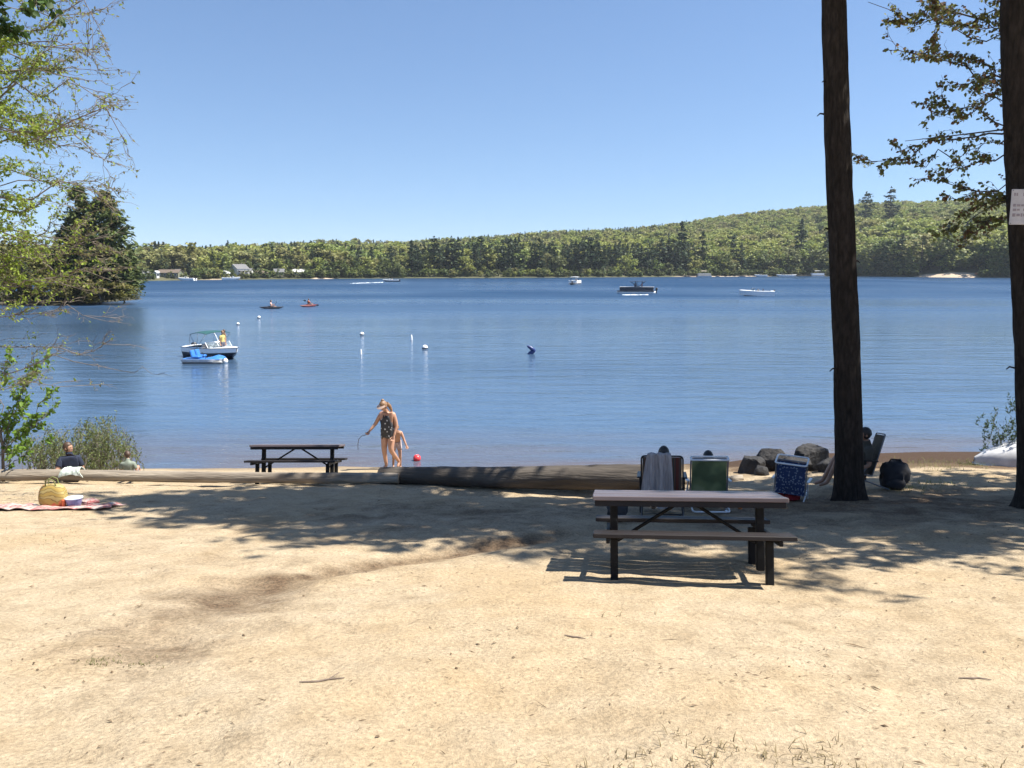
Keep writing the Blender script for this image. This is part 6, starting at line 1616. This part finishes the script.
# bright sapling behind the log at the left edge
sx, sy = at_y(2, 468, 14.6)[:2]; limbs = []
for u, v in ((8, 352), (45, 362), (52, 398), (22, 380), (40, 420), (-12, 372), (18, 405), (50, 440), (28, 445), (2, 425), (-20, 410), (36, 376), (12, 455), (58, 404)):
    tip = at_y(u, v, sy + rg.uniform(-.5, .6)); limbs.append(((sx + rg.uniform(-.25, .1), sy + rg.uniform(-.2, .2), gz(sx, sy) + max(0, (tip[2] - gz(sx, sy)) * .35)), tip, .009))
wood_s, LP, LD = grow(limbs, 21, twig_len=.35, twig_n=8, sub_n=2, leaf_gap=.05, up=.2)
wood_s.tube([(sx, sy, gz(sx, sy) - .05), (sx + .05, sy, gz(sx, sy) + .7), (sx, sy, gz(sx, sy) + 1.5)], [.03, .025, .012], 8)
t = thing('sapling', 'bright green leafy sapling behind the log at the left edge', 'tree', (0, 0, 0))
wood_child(wood_s, 'stem', TWIG, t); link('foliage', leaf_mesh('foliage', LP, LD, .095, 6, LEAFG, .4, .6), t)

def stem_bush(name, label, spots, hts, seed, leaf, size, mat, gap=.03, parent_name='foliage'):
    rng = np.random.default_rng(seed); mb = MB(); LP, LD = [], []
    for (x, y), h in zip(spots, hts):
        z = gz(x, y); tip = np.array([x + rng.normal(0, .13) * h, y + rng.normal(0, .12) * h, z + h])
        pl = polyline((x, y, z - .03), tip, rng, 0, .35, 6); mb.tube(pl, list(np.linspace(.006, .002, 7)), 4)
        for k in range(int(9 * h) + 2):
            f = rng.uniform(.25, .95); i = min(int(f * 6), 5); q = pl[i]; d = np.array([rng.normal(0, .5), rng.normal(0, .5), 1.0]); d /= np.linalg.norm(d)
            q2 = q + d * rng.uniform(.08, .26) * h; mb.tube([q, q2], [.003, .0015], 3, caps=False)
            n = rng.poisson(np.linalg.norm(q2 - q) / gap * leaf); tt = rng.random(n)[:, None]; LP.append(q + (q2 - q) * tt); LD.append(np.repeat(d[None], n, 0))
        n = rng.poisson(h / gap * leaf * .7); tt = rng.uniform(.2, 1, n)
        LP.append(np.array([pl[min(int(a * 6), 5)] + (pl[min(int(a * 6), 5) + 1] - pl[min(int(a * 6), 5)]) * (a * 6 % 1) for a in tt]).reshape(-1, 3)); LD.append(np.tile([[0, 0, 1.0]], (n, 1)))
    t = thing(name, label, 'shrub', (0, 0, 0))
    wood_child(mb, 'stem', TWIG, t)['kind'] = 'stuff'; LP = np.concatenate(LP); LD = np.concatenate(LD)
    link(parent_name, leaf_mesh('foliage', LP, LD, size, seed, mat, -.3, .35), t); return t
sp, hs = [], []
for k in range(170):
    u = rg.uniform(34, 136); Y = rg.uniform(15.6, 17.4); x = at_y(u, 470, Y)[0]; sp.append((x, Y))
    hs.append(float(np.interp(u, [34, 60, 90, 112, 128, 138], [.85, .95, 1.15, 1.2, 1.0, .55])) * rg.uniform(.6, 1.05))
stem_bush('willow_shrub', 'wispy grey green upright shrub behind the man and the log', sp, hs, 31, 1.0, .055, LEAFW, .03)
sp, hs = [], []
for k in range(40):
    c = at_y(1016, 440, 17.6); sp.append((c[0] + rg.normal(0, .22), 17.6 + rg.normal(0, .2))); hs.append(rg.uniform(.5, 1.4))
stem_bush('leafy_shrub', 'small dark shrub between the overturned boat and the sign trunk', sp, hs, 33, 1.2, .06, foliage_mat('dark shrub leaves', [(.06, .10, .035), (.06, .10, .035)], .25), .03)
# ------------------------------------------------------------------ spring haze over the lake
if HAZE:
    m = bpy.data.materials.new('lake haze'); m.use_nodes = True; nt = m.node_tree
    nt.nodes.remove(nt.nodes['Principled BSDF']); pv = nt.nodes.new('ShaderNodeVolumePrincipled')
    pv.inputs['Color'].default_value = (.80, .88, .97, 1); pv.inputs['Density'].default_value = HAZE
    nt.links.new(pv.outputs[0], nt.nodes['Material Output'].inputs['Volume'])
    hz = MB().box((0, 1700, 60), (8000, 4800, 150)).build('haze', m); tag(hz, 'thin blue spring haze over the lake', 'haze', kind='stuff')
    SC.cycles.volume_bounces = 0
